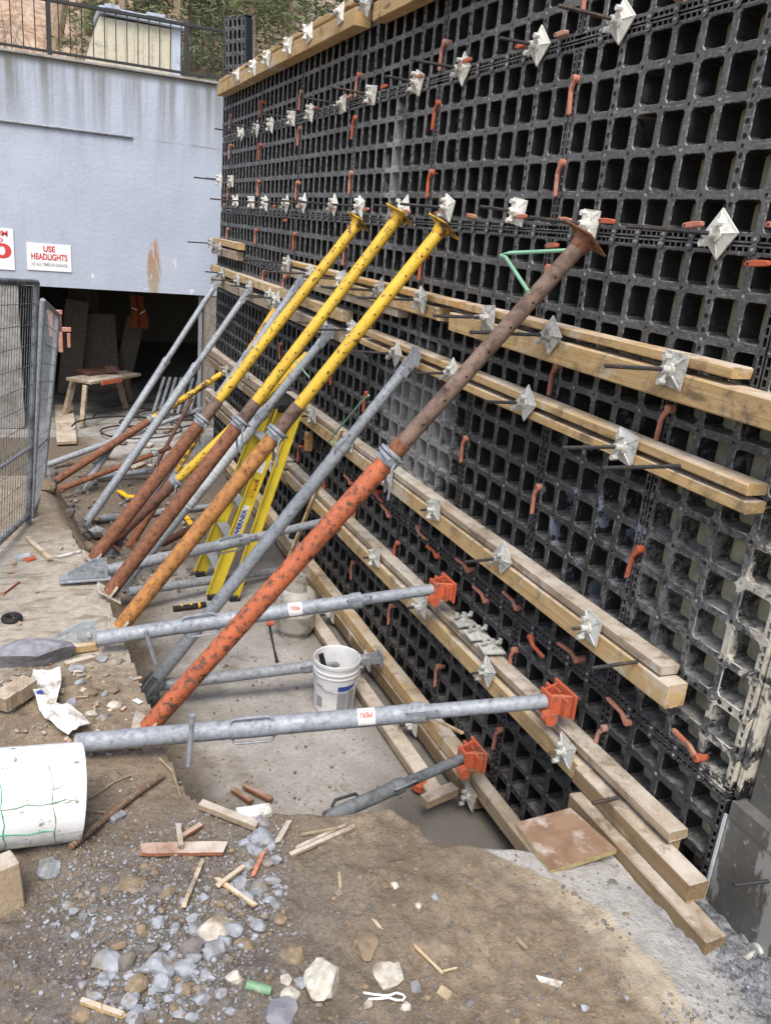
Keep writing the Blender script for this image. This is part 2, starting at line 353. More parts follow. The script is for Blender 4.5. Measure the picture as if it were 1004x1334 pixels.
ORG = {}
def tag(o, label=None, cat=None, group=None, kind=None):
    if label: o['label'] = label
    if cat: o['category'] = cat
    if group: o['group'] = group
    if kind: o['kind'] = kind
    return o
def thing(name, label, cat, loc=(0, 0, 0), group=None):
    o = bpy.data.objects.new(name, None); o.empty_display_size = .05; C.objects.link(o); o.location = loc
    ORG[o.name] = tuple(loc); return tag(o, label, cat, group)
def copy_tree(o, parent=None):
    c = o.copy(); C.objects.link(c)
    if parent: c.parent = parent
    for ch in list(KIDS(o)): copy_tree(ch, c)
    return c
def KIDS(o): return [x for x in C.objects if x.parent == o]
ORDS = ['first', 'second', 'third', 'fourth', 'fifth', 'sixth', 'seventh', 'eighth', 'ninth', 'tenth', 'eleventh', 'twelfth', 'thirteenth', 'fourteenth', 'fifteenth', 'sixteenth', 'seventeenth', 'eighteenth', 'nineteenth', 'twentieth', 'twenty-first', 'twenty-second', 'twenty-third', 'twenty-fourth', 'twenty-fifth']
def lerp(a, b, t): return V(a)+(V(b)-V(a))*t
def frame(d):
    d = V(d).normalized(); a = d.cross(V((0, 0, 1)) if abs(d.z) < .95 else V((0, 1, 0))).normalized(); b = a.cross(d)
    return Matrix((a, d, b)).transposed()     # local y runs along d

# ------------------------------------------------------------------ formwork panels
def panel(w, h, nu, nv, hole_u=(), hole_v=()):
    mb = MB(); pu, pv = w/nu, h/nv; rim = .03; t = .027; D = .092; g = .0015
    def octo(a0, a1, b0, b1, c, X): return [(X, a0+c, b0), (X, a1-c, b0), (X, a1, b0+c), (X, a1, b1-c), (X, a1-c, b1), (X, a0+c, b1), (X, a0, b1-c), (X, a0, b0+c)]
    for i in range(nu):
        for j in range(nv):
            a0, a1, b0, b1 = i*pu, (i+1)*pu, j*pv, (j+1)*pv
            A0 = rim if i == 0 else a0; A1 = w-rim if i == nu-1 else a1; B0 = rim if j == 0 else b0; B1 = h-rim if j == nv-1 else b1
            wd = lambda on, k: t/2*(1.25 if k in on else 1)
            o0 = a0+(rim+.004 if i == 0 else wd(hole_u, i)); o1 = a1-(rim+.004 if i == nu-1 else wd(hole_u, i+1))
            q0 = b0+(rim+.004 if j == 0 else wd(hole_v, j)); q1 = b1-(rim+.004 if j == nv-1 else wd(hole_v, j+1))
            vs = [(0, A0, B0), (0, A1, B0), (0, A1, B1), (0, A0, B1)]
            vs += octo(o0, o1, q0, q1, .012, 0)+octo(o0+.0025, o1-.0025, q0+.0025, q1-.0025, .012, .004)+octo(o0+.004, o1-.004, q0+.004, q1-.004, .01, D)
            fs = [(0, 1, 5, 4), (1, 6, 5), (1, 2, 7, 6), (2, 8, 7), (2, 3, 9, 8), (3, 10, 9), (3, 0, 11, 10), (0, 4, 11)]
            for r in (4, 12):
                for e in range(8): fs.append((r+e, r+(e+1) % 8, r+8+(e+1) % 8, r+8+e))
            mb.add(vs, [f[::-1] for f in fs]); mb.m[-16:-8] = [3]*8
    def band(u0_, u1_, v0, v1, X0=0.0, X1=.095, mi=0): mb.box(((X0+X1)/2, (u0_+u1_)/2, (v0+v1)/2), (X1-X0, u1_-u0_, v1-v0), mi=mi)
    for (along, L, M) in (('u', w, h), ('v', h, w)):
        for side in (0, 1):
            def bb(s0, s1, e0, e1, X0, X1, mi=0):
                lo, hi = (e0, e1) if side == 0 else (M-e1, M-e0)
                (band(s0, s1, lo, hi, X0, X1, mi) if along == 'u' else band(lo, hi, s0, s1, X0, X1, mi))
            a = g if along == 'u' else rim
            bb(a, L-a, g, .008, -.002, .095); bb(a, L-a, .022, rim, -.001, .03); bb(a, L-a, .008, .022, .018, .03, 1)
            n = int(round(L/.15))
            for q in range(n):
                for e in (.3, .5, .7, .97):
                    s0 = (q+e)*L/n
                    if a+.004 < s0 < L-a-.004: bb(s0-.004, s0+.004, .008, .022, -.0005, .018)
            for q in range(1, n):
                s0 = q*L/n; rr = .019; mid = .015 if side == 0 else M-.015
                if along == 'u': mb.tube([(-.007, s0, mid), (.02, s0, mid)], rr, 8); mb.tube([(-.0095, s0, mid), (0, s0, mid)], .006, 6, 2)
                else: mb.tube([(-.005, mid, s0), (.02, mid, s0)], .014, 8)
    for i in hole_u:
        for j in range(nv):
            for e in (.2, .5, .8):
                c = (i*pu, (j+e)*pv); mb.tube([(-.0015, *c), (.004, *c)], .0095, 8, 1)
    for j in hole_v:
        for i in range(nu):
            for e in (.2, .5, .8):
                c = ((i+e)*pu, j*pv); mb.tube([(-.0015, *c), (.004, *c)], .0095, 8, 1)
    for i in range(1, nu):
        for j in range(1, nv):
            mb.box((0, i*pu, j*pv), (.003, .011, .011), mi=1 if (i+j) % 3 else 2, rot=None)
    fm = MB(); fm.add([(.0925, .004, .004), (.0925, w-.004, .004), (.0925, w-.004, h-.004), (.0925, .004, h-.004), (.1, .004, .004), (.1, w-.004, .004), (.1, w-.004, h-.004), (.1, .004, h-.004)],
                      [(0, 3, 2, 1), (4, 5, 6, 7), (0, 1, 5, 4), (1, 2, 6, 5), (2, 3, 7, 6), (3, 0, 4, 7)])
    return mb, fm
PROTO = {}
def place_panel(kind, y, z, label, tilt=0.0, x=0.0, group='black formwork panels of the tall wall form'):
    if kind not in PROTO:
        mb, fm = panel(*kind)
        t = thing('formwork_panel', label, 'formwork panel', (0, 0, 0), group)
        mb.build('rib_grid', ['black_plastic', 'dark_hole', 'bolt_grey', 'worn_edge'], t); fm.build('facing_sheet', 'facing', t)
        PROTO[kind] = t
        o = t
    else: o = copy_tree(PROTO[kind])
    o['label'] = label; o.location = (x+R.uniform(-.003, .002), y, z); o.rotation_euler = (0, R.uniform(-.002, .002), R.uniform(-.0012, .0012)); return o
L9 = (1.347, .764, 9, 5, (2, 7), ()); L3 = (1.347, .490, 9, 3, (2, 7), ())
P9 = (.747, 1.347, 5, 9, (), (2, 7)); P8 = (.747, 1.197, 5, 8, (), (2, 6))
F5 = (.287, .764, 2, 5, (), ()); F3 = (.287, .490, 2, 3, (), ()); N9 = (.687, 1.347, 4, 9, (), (2, 7)); N8 = (.687, 1.197, 4, 8, (), (2, 6))
E5 = (.437, .764, 3, 5, (), ()); E3 = (.437, .490, 3, 3, (), ())
landY = [-1.05+1.35*i for i in range(6)]           # joints of the landscape tiers
tiers = [(3.813, 'top'), (3.046, 'second'), (2.553, 'narrow third')]
for zi, (z, nm) in enumerate(tiers):
    row = [(-1.34, (F5 if zi < 2 else F3))]+[(y, (L9 if zi < 2 else L3)) for y in landY]+[(7.05, (E5 if zi < 2 else E3))]
    for i, (y, kd) in enumerate(row):
        kk = kd
        if zi == 0 and y > 2.5: kk = E3 if kd is E5 else L3
        place_panel(kk, y, z, 'black ribbed formwork panel laid lengthwise, %s from near end, %s tier' % (ORDS[i], nm))
portY = [.10+.75*i for i in range(-1, 11)]
for z, kd, nk, nm in ((1.203, P9, N9, 'fourth'), (.003, P8, N8, 'bottom')):
    place_panel(nk, -1.34, z, 'black ribbed formwork panel set upright, %s from near end, %s tier' % (ORDS[0], nm))
    for i, y in enumerate(portY):
        if y+.75 > 7.65: continue
        place_panel(kd, y, z, 'black ribbed formwork panel set upright, %s from near end, %s tier' % (ORDS[i+1], nm))
# spare panel standing on top
sp_ = place_panel((.38, .62, 5, 5, (), ()), 0, 0, 'small black panel standing upright on the far end of the top timber', group='black formwork panels of the tall wall form')
q_ = W(321, 99, .14); sp_.location = (q_.x, q_.y, 4.43); sp_.rotation_euler = (0, math.radians(-3), math.radians(27)); sp_['group'] = 'spare panels above the form'

# ------------------------------------------------------------------ setting
def plane_grid(x0, x1, y0, y1, st, h):
    mb = MB(); nx_ = int(round((x1-x0)/st)); ny_ = int(round((y1-y0)/st)); vs = []
    for j in range(ny_+1):
        for i in range(nx_+1):
            x = x0+(x1-x0)*i/nx_; y = y0+(y1-y0)*j/ny_; vs.append((x, y, h(x, y)))
    fs = [(j*(nx_+1)+i, j*(nx_+1)+i+1, (j+1)*(nx_+1)+i+1, (j+1)*(nx_+1)+i) for j in range(ny_) for i in range(nx_)]
    mb.add(vs, fs); return mb
def nz(x, y, s, seed=0): return mnoise.noise(V((x*s+seed, y*s-seed, seed*1.7)))
def floor_h(x, y):
    return .006*nz(x, y, 3)+(.05*max(0, nz(x, y, 1.8, 3))+.03*nz(x, y, 7, 5))*max(0, min(1, (y-3.6)/.6))*max(0, min(1, (7.4-y)/.5))
pf = plane_grid(-4.4, .1, -1.2, 8.4, .06, floor_h); o = pf.build('pit_floor', 'slab', smooth=True); tag(o, kind='structure')
gf = MB(); gf.box((-1.4, 13.2, -.06), (9.6, 9.6, .12)); tag(gf.build('garage_floor', 'grey_concrete'), kind='structure')
# ledge and foreground: one height field, dropping to the pit
POLY = [(-2.1, 4.3), (-2.05, 3.6), (-1.97, 2.87), (-1.86, 2.1), (-1.81, 1.55), (-1.74, .57), (-1.70, -.27), (-1.62, -.42), (-1.38, -.5), (-1.15, -.57), (-.94, -.60), (-.84, -.84), (-.52, -.95), (-.22, -.90), (.6, -.90), (.6, -6), (-6, -6), (-6, 4.5)]
def sd(x, y):
    ins = False; best = 1e9; n = len(POLY)
    for i in range(n):
        (ax, ay), (bx, by) = POLY[i], POLY[(i+1) % n]
        if (ay > y) != (by > y) and x < (bx-ax)*(y-ay)/(by-ay)+ax: ins = not ins
        ex, ey = bx-ax, by-ay; t = max(0, min(1, ((x-ax)*ex+(y-ay)*ey)/(ex*ex+ey*ey)))
        dx, dy = x-ax-ex*t, y-ay-ey*t; d = dx*dx+dy*dy
        if d < best: best = d
    return math.sqrt(best)*(1 if ins else -1)
def top_h(x, y):
    h = .755+.012*nz(x, y, 4)
    near = max(0, min(1, (-y+.1)/.5))
    h += near*(.035+.02*nz(x, y, 2.2, 9)+.012*nz(x, y, 7, 2)+.006*nz(x, y, 19, 4))
    d2 = x+.42+.73*max(0, y+1.33); wetz = max(0, min(1, (d2-.12)/.12))*max(0, min(1, (-1.25-y)/.15))
    h += wetz*(.022*abs(nz(x, y, 17, 31))+.014*nz(x, y, 34, 32)+.008*nz(x, y, 60, 33)); h -= .045*max(0, min(1, (x+.42)/.2))*near
    cl = near*(.7+.5*nz(x, y, 1.7, 12)); smooth_ = 1-max(0, min(1, (d2+.05)/.1))
    h += smooth_*cl*(.014*max(0, nz(x, y, 13, 21))+.012*max(0, nz(x, y, 27, 22))+.007*nz(x, y, 45, 23))
    m = math.exp(-(((x+1.95)/.6)**2+((y+1.02)/.55)**2)); h += m*(.05+.03*nz(x, y, 9, 1)+.03*max(0, nz(x, y, 20, 6))+.02*max(0, nz(x, y, 38, 7)))
    m2 = math.exp(-(((x+2.3)/.35)**2+((y-.55)/.3)**2)); h += m2*(.05+.04*nz(x, y, 9, 3))
    hump = math.exp(-(((x+1.15)/.45)**2+((y+.95)/.4)**2)); h += hump*(.035+.025*nz(x, y, 6, 41))
    return h
def ground_h(x, y):
    d = sd(x, y)+.016*nz(x, y, 4, 8)+.01*nz(x, y, 17, 2)
    if x < -1.0 and y > 2.9: wdt = .55
    elif y < -.3 and x > -1.66: wdt = .32
    else: wdt = .03
    t = max(0, min(1, d/wdt+ (1 if wdt > .1 else .5)*(.5 if wdt < .1 else .85)))
    t = t*t*(3-2*t)
    return -.08+t*(top_h(x, y)+.08)
gm = MB(); ys_ = [-2.3+.0125*i for i in range(257)]; ys_ += [ys_[-1]+.028*(i+1) for i in range(138)]; nxg = 230; vsg = [(-3.0+3.12*i/nxg, y, ground_h(-3.0+3.12*i/nxg, y)) for y in ys_ for i in range(nxg+1)]
gm.add(vsg, [(j*(nxg+1)+i, j*(nxg+1)+i+1, (j+1)*(nxg+1)+i+1, (j+1)*(nxg+1)+i) for j in range(len(ys_)-1) for i in range(nxg)])
gm; tag(gm.build('ground', 'earth', smooth=True), kind='structure')
og = MB()
og.add([(-60, -60, .7), (.3, -60, .7), (.3, -2.29, .7), (-60, -2.29, .7)], [(0, 1, 2, 3)])
og.add([(-60, -2.29, .7), (-2.99, -2.29, .7), (-2.99, 8.8, .7), (-60, 8.8, .7)], [(0, 1, 2, 3)])
tag(og.build('terrain', 'earth'), kind='structure')
# existing concrete wall the form leans on
cw = MB(); cw.box((.29, 3.055, 2.0), (.34, 8.8, 4.2)); cw.box((.2855, -4.26, 2.26), (.45, 5.76, 2.3)); cw.box((.258, -4.223, .59), (.504, 5.74, 1.2))
tag(cw.build('concrete_wall', 'concrete_wall'), 'dark damp concrete wall behind and below the near end of the black formwork', 'wall')
ws = MB(); ws.box((-.001, -1.3475, .93), (.01, .009, .4)); tag(ws.build('edge_strip', 'pale_grey_paint'), 'thin pale strip upright at the near lower edge of the formwork', 'strip')
es = MB(); es.box((.055, -1.355, 1.88), (.08, .022, 1.36), ch=.003); tag(es.build('end_board', 'black_plastic'), 'cement splashed black board closing the near upright end of the formwork', 'board')
# garage front
bw = thing('garage_wall', 'pale blue painted concrete garage front above the dark opening', 'wall', (-1.5, 8.84, 0))
m = MB(); m.box((-2.4, 9.04, 3.235), (7.5, .4, 2.67)); m.build('painted_wall', 'blue_wall', bw)
m = MB(); m.box((-4.3, 9.05, .95), (4.0, .38, 1.88)); m.build('side_pier', 'grey_concrete', bw)
m = MB(); m.box((-2.4, 9.03, 4.585), (7.52, .46, .03), ch=.005); m.build('coping', 'grey_concrete', bw)
gi = thing('garage_interior', 'dark unlit inside of the garage behind the blue front', 'garage', (-1.5, 13, 0))
m = MB(); m.box((-1.4, 17.5, 1.2), (9, .2, 2.6)); m.box((2.9, 13.3, 1.2), (.2, 8.4, 2.6)); m.box((-5.6, 13.3, 1.2), (.2, 8.4, 2.6)); m.build('wall', 'dark_interior', gi)
m = MB(); m.box((-1.4, 13.3, 2.1), (9, 8.1, .2)); m.build('ceiling', 'dark_interior', gi)
m = MB(); m.box((.62, 10.4, 1.0), (.18, 2.6, 1.98)); m.build('side_wall', 'interior_panel', gi); m = MB(); m.box((-1.3, 12.6, 1.0), (.5, .5, 1.98)); m.build('column', 'interior_panel', gi)
m = MB(); m.box((.06, 9.0, .95), (.05, .05, 1.9), ch=.004); tag(m.build('steel_post', 'galvanised'), 'slim pale upright steel post at the right side of the garage opening', 'post')
m = MB(); m.box((.55, 9.0, .948), (.9, .3, 1.896)); tag(m.build('wall_return', 'dark_interior'), 'dark wall stub between the garage opening and the formwork', 'wall')
m = MB(); a, b = B(-40, 153, 8.82), B(172, 179, 8.82); a.z = b.z = 3.815; m.tube([a, b], .016, 8); m.tube([b, b+V((.0, .02, 0))], .02, 8)
tag(m.build('conduit', 'galvanised', smooth=True), 'thin grey conduit running level across the blue wall', 'pipe')
# signs
def text(s, size, mat, name, parent, loc, rot, wid=None, bold=.0):
    cu = bpy.data.curves.new('t', 'FONT'); cu.body = s; cu.size = size; cu.align_x = 'CENTER'; cu.align_y = 'CENTER'; cu.extrude = .0006; cu.offset = bold
    to = bpy.data.objects.new('t', cu); C.objects.link(to)
    dg = bpy.context.evaluated_depsgraph_get(); me = bpy.data.meshes.new_from_object(to.evaluated_get(dg))
    bpy.data.objects.remove(to)
    xs = [v.co.x for v in me.vertices]; w0 = max(xs)-min(xs); sx = (wid/w0) if wid else 1
    for v in me.vertices: v.co.x *= sx
    me.materials.clear(); me.materials.append(MT[mat])
    o = bpy.data.objects.new(name, me); C.objects.link(o); o.parent = parent
    o.matrix_local = Matrix.Translation(V(loc)-V(ORG.get(parent.name, (0, 0, 0)))) @ rot.to_4x4(); return o
RY = Matrix(((1, 0, 0), (0, 0, -1), (0, 1, 0)))     # text upright, facing -Y
s1 = thing('warning_sign', 'white headlights sign with red lettering on the blue wall', 'sign', (-1.91, 8.83, 2.265))
m = MB(); m.box((-1.91, 8.83, 2.265), (.53, .008, .335), ch=.002); m.build('sign_plate', 'sign_white', s1)
text('USE', .098, 'sign_red', 'lettering', s1, (-1.91, 8.824, 2.366), RY, .14, .003)
text('HEADLIGHTS', .105, 'sign_red', 'lettering', s1, (-1.91, 8.824, 2.268), RY, .43, .003)
text('AT ALL TIMES IN GARAGE', .05, 'sign_grey', 'lettering', s1, (-1.91, 8.824, 2.175), RY, .43, .001)
s2 = thing('speed_sign', 'white speed limit sign with red number at the left end of the blue wall', 'sign', (-2.62, 8.83, 2.33))
m = MB(); m.box((-2.62, 8.83, 2.33), (.6, .008, .5), ch=.002); m.build('sign_plate', 'sign_white', s2)
text('MAXIMUM', .09, 'sign_red', 'lettering', s2, (-2.62, 8.824, 2.515), RY, .47, .003)
text('SPEED', .07, 'sign_red', 'lettering', s2, (-2.62, 8.824, 2.435), RY, .36, .001)
text('10', .24, 'sign_red', 'lettering', s2, (-2.57, 8.824, 2.30), RY, .36, .008)
# railing
rl = thing('railing', 'black iron railing with thin balusters along the top of the blue wall', 'railing', (-1.5, 8.95, 4.6))
m = MB(); m.box((-2.6, 8.95, 5.21), (6.0, .05, .04), ch=.005); m.build('handrail', 'black_iron', rl)
m = MB(); m.box((-2.6, 8.95, 4.66), (6.0, .035, .03), ch=.004); m.build('bottom_rail', 'black_iron', rl)
px_ = [160+455*i for i in (-2, -1, 0, 1)]
for x_ in (-5.0, -3.4, -1.81, -.19, .37):
    m = MB(); m.box((x_, 8.95, 4.92), (.045, .045, .64), ch=.004); m.build('rail_post', 'black_iron', rl)
for i in range(44):
    x_ = -5.4+i*.132
    m = MB(); m.tube([(x_, 8.95, 4.67), (x_, 8.95, 5.2)], .007, 6); m.build('baluster', 'black_iron', rl)
# shed on the terrace
sh = thing('metal_shed', 'beige ribbed metal cabinet with blue grey lid behind the railing', 'shed', (-.5, 11, 4.5))
m = MB(); x0, x1 = -1.06, -.05
m.add([(x0-.33, 11.0, 4.5), (x1, 11.0, 4.5), (x1, 11.0, 5.5), (x0, 11.0, 5.5), (x0-.33, 12.0, 4.5), (x1, 12.0, 4.5), (x1, 12.0, 5.5), (x0, 12.0, 5.5)],
      [(0, 1, 2, 3), (0, 3, 7, 4), (1, 5, 6, 2), (4, 7, 6, 5), (3, 2, 6, 7)])
for i in range(8): m.box((x0+.07+i*.128, 10.992, 5.0), (.022, .02, .96), ch=.003)
m.build('body', 'beige_sheet', sh)
m = MB(); m.box((x1+.062, 11.5, 5.02), (.12, 1.02, 1.03)); m.build('end_panel', 'blue_grey_sheet', sh)
m = MB(); m.box((-.48, 11.48, 5.57), (1.2, 1.15, .09), rot=Matrix.Rotation(.02, 3, 'Y'), ch=.01); m.box((-.9, 11.0, 5.63), (.2, .25, .05)); m.box((-.3, 11.0, 5.625), (.25, .25, .04)); m.build('lid', 'blue_grey_sheet', sh)
# terrace, hill
m = MB(); m.box((-2, 13.5, 4.5), (30, 8.9, .06)); tag(m.build('terrace', 'grey_concrete'), kind='structure')
hm = MB()
def hill_h(x, y): return 4.45+max(0, y-14)*.62+.5*nz(x, y, .25)+.25*nz(x, y, .8, 3)
hm = plane_grid(-26, 22, 13, 40, .8, hill_h); tag(hm.build('hillside', 'leaf_litter', smooth=True), kind='structure')
def branch(mb, p, d, L, r, depth):
    pts = [p]; rs = [r]; q = V(p); dd = V(d).normalized(); n = 5
    for i in range(n):
        dd = (dd+V((R.uniform(-.22, .22), R.uniform(-.22, .22), R.uniform(-.05, .16)))).normalized(); q = q+dd*(L/n)
        pts.append(q.copy()); rs.append(r*(1-.62*(i+1)/n))
        if depth > 0 and i >= 1:
            for _ in range(1 if depth > 2 else 2):
                sd_ = (dd+V((R.uniform(-1, 1), R.uniform(-1, 1), R.uniform(-.1, .8)))).normalized()
                branch(mb, q, sd_, L*R.uniform(.35, .62), rs[-1]*.55, depth-1)
    mb.tube(pts, rs, 5 if depth < 2 else 8, cap=False)
bare = [(-4.6, 17, .13), (-3.2, 15.5, .1), (-2.4, 18, .14), (-1.55, 16, .14), (-.75, 17.2, .11), (-5.6, 20, .16), (-3.8, 22, .15), (-.1, 15.4, .11), (.45, 18.5, .17), (-6.9, 18, .12), (-1.1, 21, .14)]
wh = ['leaning', 'thin', 'pale', 'forked', 'slender', 'thick', 'far', 'short', 'stout', 'twisted', 'crooked']
for i, (x_, y_, r_) in enumerate(bare):
    z_ = hill_h(x_, y_)-.2; t = thing('bare_tree', 'leafless brown %s tree on the slope above the garage, %s from the left' % (wh[i], ORDS[sorted(range(11), key=lambda j: (bare[j][0]+2.2)/(bare[j][1]+3.07)).index(i)]), 'tree', (x_, y_, z_), 'leafless trees above the garage')
    mb = MB(); lean = V((R.uniform(-.15, .2), 0, 1))
    tr = MB(); top_ = V((x_, y_, z_))+lean.normalized()*3.2
    tr.tube([V((x_, y_, z_)), lerp((x_, y_, z_), top_, .5)+V((R.uniform(-.1, .1), 0, 0)), top_], [r_*1.25, r_, r_*.8], 9, cap=False); tr.build('trunk', 'bark' if i % 3 else 'pale_bark', t, smooth=True)
    for q in range(7):
        h0 = R.uniform(.15, 1); s0 = lerp((x_, y_, z_), top_, h0)
        branch(mb, s0, (R.uniform(-1, 1), R.uniform(-1, 1), R.uniform(.1, .9)), R.uniform(1.0, 2.2), r_*.42, 3)
    mb.build('crown', 'pale_bark' if i % 2 else 'bark', t)
ever = [(-.35, 14.9, 'needles_light'), (.6, 14.6, 'needles'), (1.9, 14.2, 'needles_light'), (1.1, 16.0, 'needles'), (3.0, 15.4, 'needles'), (2.2, 17.6, 'needles_light'), (4.4, 16, 'needles'), (3.8, 19, 'needles_light'), (5.9, 18, 'needles'), (.2, 19.5, 'needles_light'), (1.3, 21, 'needles')]
for i, (x_, y_, mt) in enumerate(ever):
    z_ = hill_h(x_, y_)-.2; hh = R.uniform(5.5, 7.5)
    t = thing('evergreen_tree', '%s feathery evergreen on the slope behind the formwork, %s from the left' % ('dark' if mt == 'needles' else 'light green', ORDS[sorted(range(11), key=lambda j: (ever[j][0]+2.2)/(ever[j][1]+3.07)).index(i)]), 'tree', (x_, y_, z_), 'evergreens behind the formwork')
    m = MB(); m.tube([(x_, y_, z_), (x_, y_, z_+hh)], [.1, .02], 7); m.build('trunk', 'pale_bark', t, smooth=True)
    cr = MB()
    for q in range(190):
        zz = R.uniform(.1, hh-.2); rad = 1.25*(1-zz/hh)+.25; an = R.uniform(0, 6.283)
        o_ = V((x_, y_, z_+zz)); d = V((math.cos(an), math.sin(an), R.uniform(-.25, .15))); L_ = rad*R.uniform(.7, 1.15)
        if R.random() < .12: continue
        for w_ in range(30):
            e = R.uniform(.15, 1); c = o_+d*L_*e+V((R.gauss(0, .1), R.gauss(0, .1), R.gauss(-.05*e, .09)))
            a1 = V((R.gauss(0, 1), R.gauss(0, 1), R.gauss(-.3, .6))).normalized(); b1 = a1.cross(V((R.gauss(0, 1), R.gauss(0, 1), R.gauss(0, 1)))).normalized()
            l, w2 = R.uniform(.05, .13), R.uniform(.008, .02)
            cr.add([c-a1*l, c+b1*w2, c+a1*l, c-b1*w2], [(0, 1, 2, 3)])
    cr.build('crown', mt, t)
# undergrowth twigs just behind the terrace
br = MB()
for q in range(260):
    x_, y_ = R.uniform(-6, .3), R.uniform(13.2, 15.5); z_ = hill_h(x_, y_)
    d = V((R.uniform(-.6, .6), R.uniform(-.5, .5), R.uniform(.5, 1.2))); p0 = V((x_, y_, z_-.1)); br.tube([p0, p0+d*.5, p0+d*1.0+V((R.uniform(-.2, .2), 0, .1))], [.014, .009, .003], 4, cap=False)
tag(br.build('brushwood', 'pale_bark'), 'tangle of dry brown brushwood at the foot of the slope', 'brushwood', kind='stuff')

# ------------------------------------------------------------------ timbers along the wall
def timber(label, y0, y1, z0, z1, mat='pale_timber', x0=-.1, x1=-.012, dz=0.0, name='timber', cat='timber', wob=.0045, group='sawn timbers strapped along the formwork'):
    mb = MB(); n = max(4, int((y1-y0)/.25)); ch = .005; o = len(mb.v); cx, cz = (x0+x1)/2, (z0+z1)/2; hx, hz = (x1-x0)/2, (z1-z0)/2
    prof = [(-hx, -hz+ch), (-hx, hz-ch), (-hx+ch, hz), (hx-ch, hz), (hx, hz-ch), (hx, -hz+ch), (hx-ch, -hz), (-hx+ch, -hz)]
    vs = []; sd_ = R.uniform(0, 99)
    for i in range(n+1):
        t = i/n; y = y0+(y1-y0)*t
        for k_, (a, b) in enumerate(prof):
            e = wob*mnoise.noise(V((y*1.4+sd_, k_*.6, 3))); sk = .006*mnoise.noise(V((sd_, k_*3.1, i))) if i in (0, n) else 0
            vs.append((cx+a+e*.7, y+sk, cz+b+e+dz*t))
    fs = [(i*8+k_, i*8+(k_+1) % 8, (i+1)*8+(k_+1) % 8, (i+1)*8+k_) for i in range(n) for k_ in range(8)]
    fs += [tuple(range(8)), tuple(range(n*8, n*8+8))[::-1]]
    mb.add(vs, [f[::-1] for f in fs])
    return tag(mb.build(name, mat, origin=(cx, y0-R.uniform(0, 3), cz)), label, cat, group)
timber('thick clean pale timber crowning the far half of the formwork', 2.8, 7.25, 4.245, 4.355, 'pale_timber', -.13, -.012)
timber('slim pale board behind the thick top timber of the far half', 2.55, 7.3, 4.40, 4.44, 'pale_timber', -.1, -.012, -.02)
timber('pale timber at the very top edge right of the thick top timber', .9, 2.52, 4.225, 4.33, 'pale_timber', -.11, -.012)
timber('near pale flat board of the upper waling pair', -1.02, .9, 2.622, 2.66, 'pale_timber')
timber('far flat board of the upper waling pair, orange light in its colour', .92, 4.34, 2.622, 2.66, 'orange_timber')  # orange cast of the light put into this board's timber colour
timber('thick near lower timber of the upper pair running out of frame', -1.55, .99, 2.5, 2.598, 'pale_timber', -.115)
timber('middle lower timber of the upper pair behind the yellow props', 1.17, 3.3, 2.53, 2.6, 'pale_timber')
timber('thin lower batten of the upper pair under the middle timber', 1.75, 3.6, 2.475, 2.526, 'weathered_timber', -.09)
timber('short far lower timber of the upper pair with square left end', 3.4, 4.36, 2.53, 2.598, 'weathered_timber', -.105)
timber('upper short timber stub near the blue wall below the double tie', 6.15, 7.55, 2.645, 2.715, 'pale_timber')
timber('lower short timber stub near the blue wall below the double tie', 6.2, 7.5, 2.53, 2.62, 'weathered_timber')
timber('near upper timber of the second waling pair with grey dry end', -1.19, 2.24, 2.275, 2.315, 'pale_timber', -.1, -.012, .02)
timber('near lower timber of the second waling pair with chamfered end', -1.2, 2.32, 2.215, 2.256, 'pale_timber', -.1, -.012, .01)
timber('far upper timber of the second waling pair meeting the blue wall', 2.72, 7.55, 2.32, 2.4, 'pale_timber', -.1, -.012)
timber('far lower timber of the second waling pair meeting the blue wall', 2.72, 7.5, 2.17, 2.265, 'weathered_timber', -.1, -.012)
timber('splintered flat upper board of the third waling pair', -1.0, 4.1, 1.505, 1.545, 'weathered_timber', -.1, -.012, -.02)
timber('square ended lower timber of the third waling pair', -1.06, 4.0, 1.4, 1.495, 'pale_timber', -.105, -.012, -.02)
timber('far upper board of the third waling pair behind the props', 4.15, 7.7, 1.33, 1.42, 'weathered_timber', -.1, -.012, -.05)
timber('far lower timber of the third waling pair behind the props', 4.05, 7.7, 1.22, 1.305, 'muddy_timber', -.1, -.012, -.05)
timber('pale flat upper board of the fourth waling pair', -1.22, 3.9, .925, .968, 'weathered_timber', -.1, -.012, -.06)
timber('stained lower timber of the fourth waling pair with pale cut end', -1.2, 3.85, .805, .9, 'pale_timber', -.12, -.012, -.05)
timber('far upper timber of the fourth waling pair behind the ladder', 3.95, 7.7, .84, .92, 'weathered_timber', -.1, -.012, -.1)
timber('far lower timber of the fourth waling pair behind the ladder', 3.9, 7.7, .70, .8, 'muddy_timber', -.1, -.012, -.1)
timber('upper timber of the lowest waling pair just over the pit floor', .18, 6.5, .15, .235, 'pale_timber', -.1, -.012)
timber('short lowest stub timber beneath the brown board', -.62, .2, .13, .215, 'weathered_timber', -.09, -.012)
timber('lower timber of the lowest waling pair just over the pit floor', .1, 6.4, .045, .14, 'muddy_timber', -.105, -.02)
timber('long floor plank lying flat beside the bottom of the formwork', .25, 2.7, .02, .075, 'weathered_timber', -.29, -.19)
timber('muddy upper timber resting on the cement ground at the near end', -1.4, -.7, .822, .9, 'muddy_timber', -.15, -.062)
timber('long muddy timber lying lowest on the cement ground at the near end', -1.56, -.76, .735, .82, 'muddy_timber', -.2, -.11)
